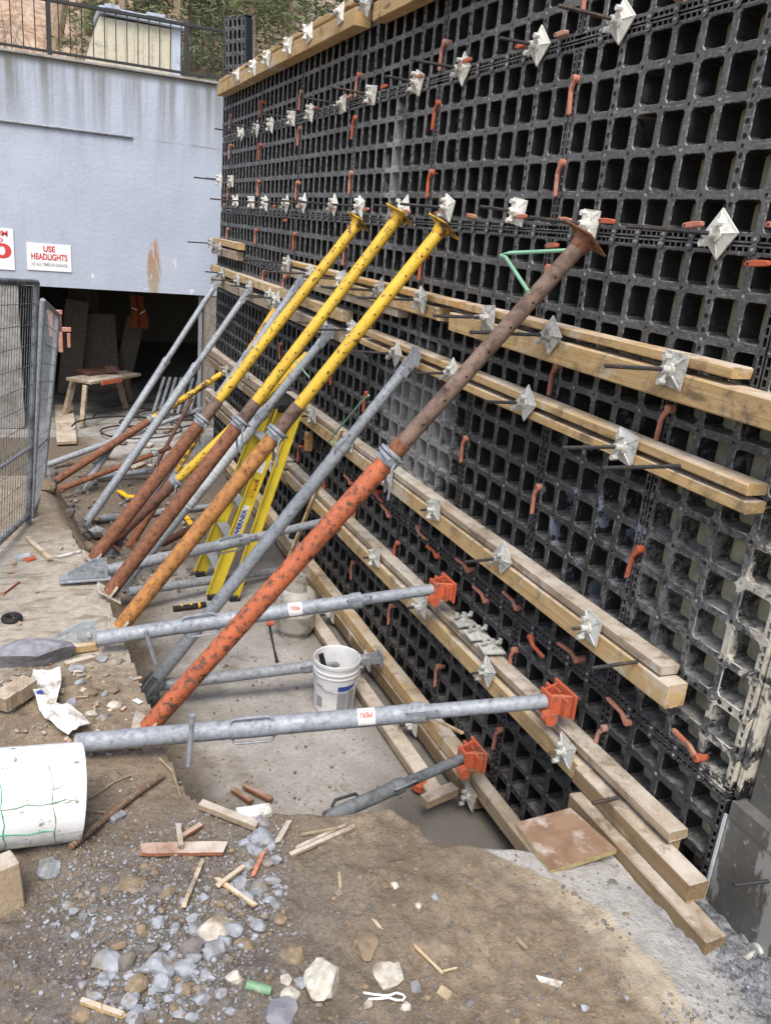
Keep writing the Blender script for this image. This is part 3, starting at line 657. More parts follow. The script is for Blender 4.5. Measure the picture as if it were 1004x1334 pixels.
# plywood offcut bridging the hole
m = MB(); m.add([(-.525, -.855, .80), (-.535, -1.12, .80), (-.215, -1.095, .795), (-.255, -.84, .80)]+[(-.525, -.855, .822), (-.535, -1.12, .822), (-.215, -1.095, .817), (-.255, -.84, .822)],
    [(0, 1, 2, 3), (7, 6, 5, 4), (0, 4, 5, 1), (1, 5, 6, 2), (2, 6, 7, 3), (3, 7, 4, 0)])
for i in range(2, 6): m.m[i] = 1
o = m.build('plywood_board', ['plywood', 'ply_edge']); tag(o, 'square reddish brown plywood board lying beside the muddy near timbers', 'board')

# ------------------------------------------------------------------ form ties: rod, plate, wing nut
def tie_proto(L, zinc):
    t = thing('form_tie', 'tie', 'form tie', (0, 0, 0), 'threaded ties with plates and wing nuts')
    rod = MB(); pts = []; rs = []; x = .05; i = 0
    while x > -L: pts.append((x, 0, 0)); rs.append(.0088 if i % 2 else .0068); x -= .006; i += 1
    rod.tube(pts, rs, 7); rod.build('rod', 'rod_steel', t, smooth=False)
    pl = MB(); s = .06; q = .05; z_ = -.0
    ring = lambda h, X: [(X, -h, -h), (X, h, -h), (X, h, h), (X, -h, h)]
    vs = ring(s, 0)+ring(s, -.006)+ring(s*.86, -.007)+[(-.016, a*.03, b*.03) for a, b in ((-1, -1), (1, -1), (1, 1), (-1, 1))]+[(-.018, a*.018, b*.018) for a, b in ((-1, -1), (1, -1), (1, 1), (-1, 1))]
    fs = [(0, 1, 2, 3)]
    for r_ in range(4):
        for e in range(4): fs.append((r_*4+e, r_*4+4+e, r_*4+4+(e+1) % 4, r_*4+(e+1) % 4))
    fs.append((16, 19, 18, 17)); pl.add(vs, fs)
    for a in range(4):      # cast ribs to the corners
        an = math.pi/4+a*math.pi/2; d = V((0, math.cos(an), math.sin(an)))
        pl.tube([V((-.019, 0, 0))+d*.015, V((-.007, 0, 0))+d*.076], [.006, .003], 5)
    pl.build('plate', 'tie_zinc' if zinc else 'tie_white', t)
    wn = MB(); wn.tube([(-.017, 0, 0), (-.026, 0, 0), (-.028, 0, 0), (-.056, 0, 0)], [.027, .025, .0165, .0145], 12)
    for sg in (-1, 1):
        wn.tube([(-.036, 0, sg*.012), (-.039, 0, sg*.03), (-.044, 0, sg*.041)], [.0105, .0085, .0105], 8); wn.tube([(-.032, 0, sg*.044), (-.058, 0, sg*.044)], [.0115, .0115], 8)
    wn.build('wing_nut', 'tie_zinc' if zinc else 'tie_white', t, smooth=True)
    return t
TP = {}
def tie(px_, X, L, ang, label, zinc=True, yaw=0.0, pos=None):
    key = (round(L, 2), zinc)
    if key not in TP: TP[key] = o = tie_proto(L, zinc)
    else: o = copy_tree(TP[key])
    o.location = pos if pos else W(px_[0], px_[1], X); o.rotation_euler = (math.radians(ang), R.uniform(-.03, .03), yaw+R.uniform(-.04, .04)); o['label'] = label
    return o
rows = [
 ('top edge timbers', -.135, False, [(479, 4), (444, 18), (403.5, 43), (377.6, 60), (350, 76), (332, 88), (310, 98)], [.1]*7),
 ('uppermost black joint', -.012, False, [(810, 28), (703, 60), (604, 90), (545, 108), (486, 124), (447, 136), (406, 147), (382, 154), (354.6, 163), (335.6, 168), (316, 173)], [.3, .22, .3, .22, .3, .3, .22, .3, .22, .3, .3]),
 ('middle black joint', -.012, False, [(938, 305), (768, 293), (675, 276), (584, 271), (528, 271), (470, 269), (436, 267), (396.5, 265), (374, 266), (347, 265), (329.5, 263.5), (309, 262)], [.4, .3, .22, .3, .22, .22, .3, .22, .22, .22, .22, .3]),
 ('upper waling pair', -.122, True, [(877, 482), (718, 437), (636, 414), (550, 391), (496, 379), (446, 364), (406, 357), (376, 344)], [.3, .4, .3, .4, .4, .3, .4, .4]),
 ('second waling pair', -.108, True, [(815, 582), (686, 525), (589, 486), (517, 461), (461, 430), (422, 422), (362, 389), (352, 386), (327, 374), (311, 366), (291, 356)], [.3, .22, .22, .3, .3, .22, .3, .22, .22, .3, .22]),
 ('third waling pair', -.112, True, [(770, 817), (655, 727), (567, 664), (507, 619), (456, 577), (409, 542), (352, 506), (322, 484), (296, 484)], [.1, .22, .1, .22, .1, .22, .1, .22, .1]),
 ('fourth waling pair', -.128, True, [(737, 978), (635, 875), (550, 790), (490, 726), (440, 681), (400, 640), (352, 606)], [.1]*7),
 ('lowest waling pair', -.112, True, [(612, 1037), (538, 943), (479, 861), (432, 800), (393, 754)], [.1]*5)]
far_ = ['from the near end']
for nm, X, zinc, pl, Ls in rows:
    for i, (p_, L_) in enumerate(zip(pl, Ls)):
        a = R.choice([0, 8, -12, 38, 45, 20, -25, 84])
        if (nm, i) in (('uppermost black joint', 0), ('middle black joint', 0), ('fourth waling pair', 5)): a = 40
        if (nm, i) in (('middle black joint', 1), ('upper waling pair', 0), ('third waling pair', 0), ('fourth waling pair', 0)): a = 4
        if (nm, i) in (('upper waling pair', 1), ('second waling pair', 1), ('uppermost black joint', 2), ('third waling pair', 1)): a = 42
        tie(p_, X, L_, a, '%s tie plate on the %s, %s from near end' % ('grey zinc' if zinc else 'cement white', nm, ORDS[i]), zinc)
tie((303, 236), -.012, .3, 5, 'right one of two tie plates side by side next to the blue wall', False)
tie((288, 235), -.16, .3, 15, 'left one of two tie plates side by side next to the blue wall', False)
tie((277, 317), -.112, .3, 20, 'tie plate on the left end of the short timber stubs by blue wall', True)
tie((287, 325), -.112, .1, 40, 'tie plate right of the left end of the short timber stubs', True)
for i, (p_, nm) in enumerate([((602, 817), 'left'), ((621, 828), 'middle'), ((640, 842), 'right')]):
    P_ = W(p_[0], p_[1], -.06); o = tie(None, 0, .02, 15*i, '%s one of three loose tie plates lying on the fourth waling pair' % nm, True, pos=(P_.x, P_.y, .972)); o.rotation_euler = (math.radians(25*i), math.radians(90), math.radians(20*i))
def bare_rod(p_, X, L, label):
    m = MB(); P_ = W(p_[0], p_[1], X); pts = []; rs = []; x = .0; i = 0
    while x < L: pts.append((P_.x-x, P_.y, P_.z)); rs.append(.0088 if i % 2 else .0068); x += .006; i += 1
    m.tube(pts, rs, 7); tag(m.build('threaded_rod', 'rod_steel'), label, 'rod', 'bare threaded rods')
bare_rod((830, 862), -.1, .22, 'bare black threaded rod over the square end of third waling timber')
bare_rod((885, 607), -.1, .34, 'bare black threaded rod below the second waling pair near its end')
bare_rod((805, 1039), -.1, .13, 'bare threaded rod on the fourth waling pair above the muddy timbers')
bare_rod((1003, 386), -.11, .4, 'bare black threaded rod reaching past the right picture edge') if False else None
# rod and cone at the lower right concrete wall
m = MB(); a = W(985, 1240, .003); m.tube([a, a+V((-.17, -.01, -.03))], [.012, .011], 8); m.tube([a+V((.006, 0, 0)), a+V((-.012, 0, 0))], .03, 12)
tag(m.build('wall_anchor', 'tie_zinc', smooth=True), 'rusty pale anchor bar sticking out of concrete wall at lower right corner', 'anchor')
m = MB(); a = W(1000, 1148, .003); m.tube([a, a+V((-.12, .03, -.01))], .007, 7)
tag(m.build('wall_anchor', 'rod_steel', smooth=True), 'thin wire bar sticking out of the concrete wall above the anchor bar', 'anchor')

# ------------------------------------------------------------------ orange locking levers
def strip(mb, pts, wd, th, x0):
    L = []; Rr = []
    for i, p in enumerate(pts):
        a = V(pts[max(0, i-1)]); b = V(pts[min(len(pts)-1, i+1)]); d = (b-a).normalized(); nn = V((-d.y, d.x)); w_ = wd[i] if isinstance(wd, list) else wd
        L.append(V(p)+nn*w_/2); Rr.append(V(p)-nn*w_/2)
    n = len(pts); vs = []; c = .0025
    for i in range(n):
        l, r = L[i], Rr[i]; li = l+(r-l).normalized()*c; ri = r-(r-l).normalized()*c
        vs += [(x0, l.x, l.y), (x0-th+c, l.x, l.y), (x0-th, li.x, li.y), (x0-th, ri.x, ri.y), (x0-th+c, r.x, r.y), (x0, r.x, r.y)]
    fs = [(i*6+k_, (i+1)*6+k_, (i+1)*6+(k_+1) % 6, i*6+(k_+1) % 6) for i in range(n-1) for k_ in range(6)]+[tuple(range(6))[::-1], tuple((n-1)*6+k_ for k_ in range(6))]
    mb.add(vs, [f[::-1] for f in fs])
def lever_proto(mat):
    t = thing('locking_lever', 'lever', 'lever', (0, 0, 0), 'orange locking levers of the formwork')
    m = MB(); strip(m, [(0, .005), (.004, -.014), (.02, -.04), (.026, -.055), (.026, -.10), (.026, -.158), (.026, -.165)], [.03, .026, .02, .018, .0185, .02, .012], .016, -.014); m.build('handle', mat, t)
    m = MB(); m.tube([(.03, 0, 0), (-.026, 0, 0), (-.03, 0, 0)], [.02, .02, .015], 12); m.build('pivot_lug', mat, t, smooth=True); return t
LV = {}
def bar_proto(mat):
    t = thing('locking_lever', 'lever', 'lever', (0, 0, 0), 'orange locking levers of the formwork')
    m = MB(); strip(m, [(-.047, 0), (-.042, 0), (.0, .001), (.042, 0), (.047, 0)], [.01, .018, .021, .018, .01], .016, -.016); m.build('handle', mat, t)
    m = MB(); m.tube([(-.014, .034, 0), (-.0345, .034, 0)], .004, 8); m.build('dark_hole_disc', 'dark_hole', t); return t  # dark disc put on the bar for the shaded inside of its hole
def lever(y, z, rot, label, mat=None, x=0.0, bar=False):
    mat = mat or R.choice(['orange_plastic', 'faded_orange', 'faded_orange'])
    key = (mat, bar)
    if key not in LV: LV[key] = o = (bar_proto if bar else lever_proto)(mat)
    else: o = copy_tree(LV[key])
    o.location = (x, y, z); o.rotation_euler = (math.radians(rot), 0, 0); o.scale = (.85, .8, .85) if not bar else (1, 1, 1); o['label'] = label; return o
vj = [('top tier', [(y, 4.02) for y in landY[1:]+[7.05]]),
      ('upper part of the second tier', [(y, 3.70) for y in landY[1:]+[7.05]]), ('lower part of the second tier', [(y, 3.32) for y in landY[1:]+[7.05]]),
      ('narrow third tier', [(y, 2.86) for y in landY[1:]+[7.05]]),
      ('upper part of the fourth tier', [(y, 2.46) for y in [-.65]+portY[1:9]]), ('lower part of the fourth tier', [(y, 1.90) for y in [-.65]+portY[1:9]]),
      ('upper part of the bottom tier', [(y, 1.06) for y in [-.65]+portY[1:9]]), ('lower part of the bottom tier', [(y, .55) for y in portY[1:9]])]
for nm, L in vj:
    for i, (y, z) in enumerate(L):
        if R.random() < .06 and i > 2: continue
        lever(y+R.uniform(-.035, -.015), z+R.uniform(-.04, .04), R.uniform(-9, 6), 'upright orange lever in the %s, %s from near end' % (nm, ORDS[i]))
hr = [('just above the uppermost black joint', 3.855, [-.35, .42, .75, 1.3, 1.9, 2.45, 3.1, 3.9, 4.6, 5.5, 6.6]), ('just above the middle black joint', 3.10, [-1.0, -.62, -.12, .18, .55, 1.05, 1.45, 1.9, 2.6, 3.3, 4.1, 5.0, 6.0, 7.2]),
      ('just below the middle black joint', 2.985, [-.95, .25, 2.9, 4.6]), ('just above the third black joint', 1.245, [-1.18, -.42, .1, .62, 1.3, 2.0, 2.8]), ('just below the third black joint', 1.16, [-.8, -.05, .4, 1.0, 1.75, 2.5])]
for nm, z, ys in hr:
    for i, y in enumerate(ys):
        isb = 'third' not in nm
        lever(y, z+R.uniform(-.008, .008), R.uniform(-6, 6) if isb else (90 if R.random() < .6 else 270)+R.uniform(-7, 7), 'level orange lever %s, %s from near end' % (nm, ORDS[i]), bar=isb)

# ------------------------------------------------------------------ props
def tpar(A, B_, px_):
    d = ray(*px_).normalized(); u = (B_-A); w0 = A-CAM; a = u.dot(u); b = u.dot(d); e = u.dot(w0); f_ = d.dot(w0)
    return (b*f_-e)/(a-b*b)
def ring_holes(mb, A, B_, t0, t1, r, step, mi, side):
    d = (B_-A).normalized(); L = (B_-A).length; n1_ = d.cross(side).normalized(); n2_ = n1_.cross(d).normalized()
    t = t0*L
    while t < t1*L:
        c = A+d*t
        for nn in (n2_, -n2_): mb.tube([c+nn*(r-.004), c+nn*(r+.0012)], .005, 8, mi)
        t += step
def wire(mb, pts, r=.0055): mb.tube(pts, r, 6)
def prop(label, top, foot, segs, collars=(), head='plate', base='plate', name='shoring_prop', group='raking props against the formwork', holes=None, wires=True, hm='rust', bm='rust'):
    A, B_ = V(foot), V(top); t = thing(name, label, 'prop', tuple(A), group); d = (B_-A).normalized(); L = (B_-A).length; F = frame(d)
    side = V((0, -1, .2))
    for (t0, t1, r_, mat, nm) in segs:
        m = MB(); p0, p1 = lerp(A, B_, t0), lerp(A, B_, t1)
        m.tube([p0, lerp(p0, p1, .02), lerp(p0, p1, .98), p1], [r_*.97, r_, r_, r_*.97], 20)
        mats = [mat, 'dark_hole']
        if holes and nm == 'inner_tube': ring_holes(m, A, B_, t0+.04, t1-.03, r_, holes, 1, side)
        if nm == 'thread':
            m = MB(); n = int((p1-p0).length/.008); m.tube([lerp(p0, p1, i/(n*2)) for i in range(n*2+1)], [r_*(1.04 if i % 2 else .98) for i in range(n*2+1)], 18)
        m.build(nm, mats, t, smooth=True)
    for (tc, rc, mat) in collars:
        c = lerp(A, B_, tc); m = MB()
        m.tube([c-d*.03, c-d*.024, c-d*.012, c+d*.012, c+d*.014, c+d*.03], [rc*1.12, rc*1.2, rc*1.2, rc*1.2, rc*1.1, rc*1.08], 20)
        m.tube([c+d*.016, c+d*.024], [rc*1.55, rc*1.55], 16)
        cl = m.build('collar', mat, t, smooth=True)
        if wires:
            m = MB(); a = F @ V((1, 0, 0)); b = F @ V((0, 0, 1)); q = c-a*rc*1.3
            s_ = R.choice((-1, 1))
            for sg in (-1, 1):
                m.tube([c+a*sg*rc*1.5-b*rc*.4, c+a*sg*rc*1.7+V((0, 0, -.03)), c+a*sg*rc*1.55+V((0, 0, -.12)), c+a*sg*rc*1.2+V((0, 0, -.17)), c+a*sg*rc*1.0+V((0, 0, -.16))], .006, 6)
            m.tube([c-a*rc*2.3+b*rc*.6, c-a*rc*.6+b*rc*1.25, c+a*rc*.8+b*rc*1.25, c+a*rc*2.3+b*rc*.5], .0075, 6)
            h_ = m.build('pin_handle', 'galvanised', cl, smooth=True)
    if head == 'plate':
        m = MB(); m.box(B_+d*.004, (.15, .008, .15), F @ Matrix.Rotation(.5, 3, 'Y'), ch=.002)
        m.tube([B_-d*.05, B_], [segs[-1][2]*1.05, segs[-1][2]*1.5], 14); m.build('head_plate', hm, t)
    if base == 'plate':
        m = MB(); m.box(A-d*.004, (.15, .008, .15), F, ch=.002)
        for sg in (-1, 1): m.box(A+d*.035+(F @ V((1, 0, 0)))*sg*(segs[0][2]+.012), (.03, .07, .006), F)
        m.build('base_plate', bm, t)
    if base == 'gusset':
        m = MB()
        a = V((0, 1, 0))
        for sg in (-1, 1): m.box(A+d*.06+a*sg*.035, (.1, .16, .006), frame(d) @ Matrix.Rotation(0, 3, 'Y') if False else Matrix((V((d.z, 0, -d.x)).normalized(), d, a)).transposed(), ch=.001)
        m.box(A+V((0, 0, -.01)), (.16, .12, .01)); m.build('foot_bracket', 'dark_galvanised', t)
    if head == 'bracket':
        m = MB(); a = V((0, 1, 0))
        for sg in (-1, 1): m.box(B_+d*.03+a*sg*.03, (.05, .15, .006), Matrix((V((d.z, 0, -d.x)).normalized(), d, a)).transposed(), ch=.001)
        m.box(B_+d*.09, (.012, .1, .1)); m.tube([B_-a*.045+d*.02, B_+a*.045+d*.02], .009, 8); m.build('head_bracket', 'galvanised', t)
    return t, A, B_, d, F
def wl(p, X): return W(p[0], p[1], X)
def shore(label, tp, ft, upto, colr, lower, upper, mid='grey_rust', rl=.043, ru=.034, bend=True):
    top = wl(tp, -.16); foot = G(ft[0], ft[1], .775)
    tu, tc = tpar(foot, top, upto), tpar(foot, top, colr)
    return prop(label, top, foot, [(0, tc, rl, lower, 'outer_tube'), (tc, tu, ru*1.12, mid, 'thread'), (tu, 1, ru, upper, 'inner_tube')], [(tc, rl*.96, 'galvanised')], holes=.13, hm='worn_yellow' if 'yellow' in upper else 'rust', bm='stone_pale')
shore('far left raking prop with rusty lower tube, its yellow top third from right', (467, 290), (122, 728), (285, 521), (265, 550), 'rust', 'yellow_paint')
shore('middle raking prop with brown rusty lower tube and bright yellow upper tube', (520, 281), (143, 772), (333, 523), (312, 551), 'rust', 'yellow_paint')
shore('raking prop with ochre lower tube and yellow upper tube before the ladder', (577, 296), (157, 817), (392, 531), (360, 565), 'ochre_rust', 'yellow_paint')
shore('nearest raking prop with orange lower tube and rusty brown upper tube', (762, 312), (193, 948), (524, 575), (508, 596), 'orange_paint', 'grey_rust', mid='rust')
# yellow and rusty props behind
def prop2(label, top, foot, tu, lower, upper, rl=.04, ru=.032, **k):
    return prop(label, top, foot, [(0, tu, rl, lower, 'outer_tube'), (tu, 1, ru, upper, 'inner_tube')], [(tu, rl, 'galvanised')], holes=.15, **k)
A5, F5_ = wl((358, 404), -.15), G(168, 712, .2); prop2('slim spotted yellow prop behind the far left raking prop', A5, F5_, .3, 'rust', 'worn_yellow', head='none')
A6, F6_ = wl((402, 462), -.2), G(148, 705, .42); prop2('low rusty prop with short yellow upper tube crossing behind raking props', A6, F6_, tpar(F6_, A6, (230, 628)), 'dark_rust', 'yellow_paint', .042, .036, head='none')
A7, F7_ = wl((289, 487), -.2), G(66, 631, .12); prop2('long low rusty prop with yellow end leaning to the left fence', A7, F7_, tpar(F7_, A7, (197, 546)), 'rust', 'worn_yellow', .042, .035, head='none')
F8_ = G(72, 640, .12); A8 = B(222, 583, 6.3); prop2('thin rusty prop lying low over the earth floor', A8, F8_, .85, 'rust', 'dark_rust', .03, .026, head='none')
A8b, F8b = B(250, 520, 7.6), G(203, 607, .05); prop('dark red thin bar leaning by the garage corner', A8b, F8b, [(0, 1, .024, 'dark_rust', 'tube')], head='none', base='none')
A9, F9_ = B(300, 662, 3.6), G(212, 708, .1); prop2('brown rusty short prop on the floor behind the ochre prop', A9, F9_, .6, 'dark_rust', 'rust', .034, .028, head='none', base='none')
def gal(label, top, foot, tc, rl=.04, ru=.032, mat='galvanised', head='bracket', base='gusset', hm='galvanised', **k):
    t, A, B_, d, F = prop(label, top, foot, [(0, tc, rl, mat, 'outer_tube'), (tc-.02, 1, ru, mat, 'inner_tube')], [], head=head, base=base, wires=False, **k)
    m = MB(); c = lerp(A, B_, tc); m.tube([c-d*.05, c-d*.045, c+d*.01, c+d*.012], [rl*1.02, rl*1.12, rl*1.12, rl], 18); cl = m.build('collar', mat, t, smooth=True)
    m = MB(); a = (F @ V((.8, 0, .6))).normalized()
    for sg in (-1, 1):
        q = [c-d*.07+a*sg*rl*.9, c-d*.07+a*sg*rl*1.75, c+d*.06+a*sg*rl*1.75, c+d*.06+a*sg*rl*.9]
        m.tube([q[0], lerp(q[0], q[1], .8), lerp(q[1], q[2], .08), lerp(q[1], q[2], .92), lerp(q[2], q[3], .2), q[3]], .005, 6)
    m.build('wire_handle', 'galvanised', cl, smooth=True); return t, A, B_, d, F
gal('farthest grey steel push pull prop leaning to the blue wall corner', wl((281, 371), -.2), G(108, 638, .03), .62)
gal('second grey steel push pull prop from the blue wall', wl((317, 389), -.2), G(104, 694, .03), .7)
gal('pale grey prop behind the left raking prop along its length', wl((386, 374), -.2), G(143, 720, .3), .75)
t3 = gal('grey prop with wrapped ribbed middle behind the brown raking prop', wl((420, 444), -.2), G(158, 765, .18), .72)
m = MB(); pa, pb = lerp(t3[1], t3[2], .34), lerp(t3[1], t3[2], .66); n = 60
m.tube([lerp(pa, pb, i/n) for i in range(n+1)], [.046+(.004 if i % 3 == 0 else 0) for i in range(n+1)], 16); m.build('wrapping', 'pale_grey_paint', t3[0], smooth=True)
gal('tall grey push pull prop right of the ladder with green twine near top', wl((528, 480), -.2), G(190, 903, .14), .78)
def strut(label, tp, ft, tc, rl=.04, orange=False, mat='galvanised', rs_=.8, **k):
    t, A, B_, d, F = gal(label, tp, ft, tc, rl, rl*rs_, mat, head='none' if orange else 'bracket', **k)
    if orange:
        m = MB(); Y = V((0, 1, 0)); X = V((1, 0, 0)); c = B_
        fl = lambda dx, dy, dz, sx, sy, sz, r=None: m.box(c+V((dx, dy, dz)), (sx, sy, sz), r, ch=.003)
        fl(.075, 0, .0, .014, .17, .12); fl(-.02, 0, 0, .014, .09, .1)
        for e in (-1, 1):
            fl(.03, e*.043, 0, .1, .012, .1, Matrix.Rotation(e*.35, 3, 'Z')); fl(.03, e*.06, -.0, .012, .05, .09)
        fl(.03, 0, -.01, .095, .01, .07); fl(.03, .0, -.03, .09, .08, .008); fl(.05, .022, 0, .008, .04, .08); fl(.02, -.022, 0, .008, .04, .08)
        m.tube([c+V((-.03, -.055, -.045)), c+V((-.03, .055, -.045))], .011, 8)
        for i in range(4): m.tube([c+V((-.045+.0, -.05-.012*i, -.035)), c+V((-.045, -.058-.012*i, -.035))], .03, 10)
        m.build('end_bracket', 'orange_plastic', t)
    return t, A, B_, d, F
h1 = strut('nearest long grey strut ending in an orange bracket above the plywood', wl((716, 913), -.17), G(100, 968, .84), .72, .041, True, base='none')
h2 = strut('second long grey strut ending in an orange bracket above the bucket', wl((568, 767), -.17), G(128, 832, .84), .76, .04, True, base='none')
strut('grey floor strut ending at the wall behind the white bucket', wl((478, 859), -.2), G(197, 894, .18), .72, .037, base='none')
h4 = strut('grey strut with shoe plate on the ledge passing before the ladder', wl((425, 679), -.2), G(132, 745, .8), .6, .037, base='none')
strut('low grey strut lying over the slab under the ladder feet', wl((372, 742), -.2), G(167, 771, .2), .6, .037, base='none')
strut('grey strut low over the earth floor behind the yellow hook bars', B(279, 659, 5.3), G(115, 678, .06), .6, .036, base='none')
strut('farthest long low grey strut reaching the garage corner', wl((259, 534), -.2), G(58, 607, .05), .6, .036, base='none')
strut('short grey strut lying behind the second push pull prop', B(247, 607, 6.3), G(125, 622, .06), .6, .034, base='none')
strut('near dark grey strut with orange bracket rising from the dirt mound', wl((606, 986), -.2), G(425, 1066, .43), .5, .034, True, mat='dark_galvanised', base='none')
def sleeve(st, px_, rl=.04):
    t, A, B_, d, F = st; c = lerp(A, B_, tpar(A, B_, px_)); m = MB(); m.tube([c-d*.1, c-d*.095, c+d*.095, c+d*.1], [rl*1.01, rl*1.09, rl*1.09, rl*1.01], 18); cl = m.build('sleeve', 'galvanised', t, smooth=True)
    m = MB(); a = V((0, 0, 1)); a = (a-d*a.dot(d)).normalized()
    for sg in (-1, 1):
        b_ = d.cross(a)*rl*.5
        q = [c-d*.09+a*sg*rl*.8+b_, c-d*.085+a*sg*rl*1.5+b_, c+d*.075+a*sg*rl*1.55+b_, c+d*.09+a*sg*rl*.8+b_]
        m.tube([q[0], lerp(q[0], q[1], .8), lerp(q[1], q[2], .08), lerp(q[1], q[2], .92), lerp(q[2], q[3], .2), q[3]], .006, 6)
    m.build('wire_handle', 'galvanised', cl, smooth=True)
sleeve(h1, (330, 948)); sleeve(h2, (262, 815)); sleeve(h4, (300, 710), .037)
# shoe plates on the ledge
def shoe(label, p_, sx, mat='galvanised'):
    P_ = G(p_[0], p_[1], .79); m = MB(); t = thing('prop_shoe', label, 'shoe plate', tuple(P_), 'steel shoes on the ledge')
    m.box(P_+V((-sx*.1, -.0, -.01)), (sx, .12, .012), ch=.002); m.build('sole_plate', mat, t)
    m = MB()
    for e in (-1, 1):
        y = e*.035; v = [(-.13, y-.004, 0), (.1, y-.004, 0), (.1, y-.004, .1), (.03, y-.004, .1), (-.13, y-.004, .02)]; v += [(a, b+.008, c) for a, b, c in v]
        m.add([V(q)+P_ for q in v], [(0, 1, 2, 3, 4), (9, 8, 7, 6, 5)]+[(i, i+5, (i+1) % 5+5, (i+1) % 5) for i in range(5)])
    m.tube([P_+V((.06, -.06, .06)), P_+V((.06, .06, .06))], .012, 8); m.build('side_plates', mat, t)
shoe('grey triangular steel shoe plate on the ledge before the rusty props', (118, 750), .3)
shoe('dusty pale shoe block at the left end of the second grey strut', (100, 836), .22, 'pale_grey_paint')
# stickers, pins on struts
def sticker(st, t_, label_mat, txt):
    t, A, B_, d, F = st; c = lerp(A, B_, t_); r_ = .0415; m = MB(); L = .075
    toc = (CAM-c); toc = (toc-d*toc.dot(d)).normalized(); sidev = d.cross(toc)
    vs = []
    for i in range(9):
        an = -1.2+2.1*i/8; nn = toc*math.cos(an)+sidev*math.sin(an)
        vs += [c+nn*r_-d*L/2, c+nn*r_+d*L/2]
    m.add(vs, [(2*i, 2*i+1, 2*i+3, 2*i+2) for i in range(8)]); s_ = m.build('sticker', 'label_white', t)
    q = c+(toc*math.cos(.25)-sidev*math.sin(.25))*(r_+.002); nn = (toc*math.cos(.25)-sidev*math.sin(.25)).normalized()
    Mx = Matrix((-d, nn.cross(-d), nn)).transposed(); text(txt, .03, 'sign_red', 'lettering', s_, q, Mx, .05, .001)
sticker(h1, .60, 0, 'PERI'); sticker(h2, .565, 0, 'PERI')
def pin(p_, z, L, label, ax=(0, 0, 1)):
    P_ = G(p_[0], p_[1], z); m = MB(); a = V(ax).normalized(); m.tube([P_-a*L*.62, P_-a*L*.1, P_+a*L*.38], [.011, .011, .012], 8)
    tag(m.build('steel_pin', 'galvanised', smooth=True), label, 'pin')
pin((249, 957), .98, .24, 'steel pin standing through the nearest grey strut', (.05, 0, 1)); pin((195, 838), .9, .2, 'bent steel pin hanging through the second grey strut', (-.25, 0, 1))
# green stirrup and twine
m = MB(); a, b, c_ = W(740, 326, -.14), W(655, 330, -.3), W(688, 380, -.42)
m.tube([a, lerp(a, b, .9), b+V((-.01, 0, -.01)), lerp(b, c_, .12), c_], .008, 8); tag(m.build('green_stirrup', 'green_rebar', smooth=True), 'bent pale green bar hooked on the nearest raking prop', 'bar')
m = MB(); a, b, c_ = W(480, 515, -.5), W(440, 560, -.45), W(428, 575, -.4); m.tube([a, lerp(a, b, .2)+V((0, 0, .01)), b, c_, c_+V((.06, 0, -.02))], .006, 7); tag(m.build('green_stirrup', 'green_rebar', smooth=True), 'thin green bar hanging beside the tall grey push pull prop', 'bar')
m = MB(); m.tube([W(385, 470, -.45), W(403, 492, -.42)], .005, 6); tag(m.build('green_tie', 'green_rebar'), 'short green tie strip across the wrapped grey prop', 'tie')

# ------------------------------------------------------------------ ladder
ld = thing('step_ladder', 'folded yellow stepladder standing on the slab against the timbers', 'ladder', (-.85, 3.2, 0))
fa, fb, fl_ = V((-.92, 3.08, 0)), V((-.755, 3.02, 0)), V((-.93, 3.56, 0)); ta, tb, tl = V((-.42, 3.02, 1.6)), V((-.31, 3.0, 1.6)), V((-.43, 3.38, 1.6)); fb2 = V((-.76, 3.6, 0)); tb2 = V((-.32, 3.4, 1.6))
def rail_(a, b, w_=.07, th=.03):
    m = MB(); d = (b-a).normalized(); F = Matrix((V((0, 1, 0)).cross(d).normalized() if True else 0, d, V((0, 1, 0)))).transposed(); c = (a+b)/2
    m.box(c, (w_, (b-a).length, .006), F, ch=.001)
    for e in (-1, 1): m.box(c+(F @ V((e*(w_/2-.003), 0, -.014))), (.006, (b-a).length-.002, .022), F)
    return m, F
for (a, b) in ((fa, ta), (fl_, tl)): rail_(a+V((0, 0, .04)), b, .1)[0].build('front_rail', 'ladder_yellow', ld)
for (a, b) in ((fb, tb), (fb2, tb2)): rail_(a+V((0, 0, .04)), b, .08)[0].build('rear_rail', 'ladder_yellow', ld)
for i in range(5):
    s_ = .15+i*.17; m = MB(); a, b = lerp(fa, ta, s_), lerp(fl_, tl, s_); m.box((a+b)/2, (.085, (b-a).length-.03, .02), ch=.002); m.build('step', 'galvanised', ld)
for p_ in (fa, fb, fl_, fb2): m = MB(); m.box(p_+V((.01, 0, .025)), (.09, .045, .05), ch=.006); m.build('foot', 'rubber', ld)
m = MB(); m.box(((ta+tb2)/2)+V((0, 0, .02)), (.2, .48, .07), ch=.01); m.build('top_cap', 'rubber', ld)
F = rail_(fa, ta)[1]; off = F @ V((0, 0, -1)); nrm = V((0, -1, 0))
def decal(s_, ln, mat, nm, w_=.055):
    m = MB(); c = lerp(fa, ta, s_)+V((0, -.0045, 0)); m.box(c, (w_, ln, .002), F); return m.build(nm, mat, ld), c
decal(.42, .3, 'label_white', 'label', .05); decal(.42, .22, 'label_blue', 'label_field', .042) if False else None
decal(.60, .16, 'worn_yellow', 'caution_label', .05); decal(.71, .10, 'label_white', 'notice_label', .05)
d_ = (ta-fa).normalized(); Mx = Matrix((d_, V((0, -1, 0)).cross(d_), V((0, -1, 0)))).transposed()
text('WERNER', .05, 'label_blue', 'lettering', ld, lerp(fa, ta, .42)+V((0, -.0075, 0)), Mx, .24, .002)

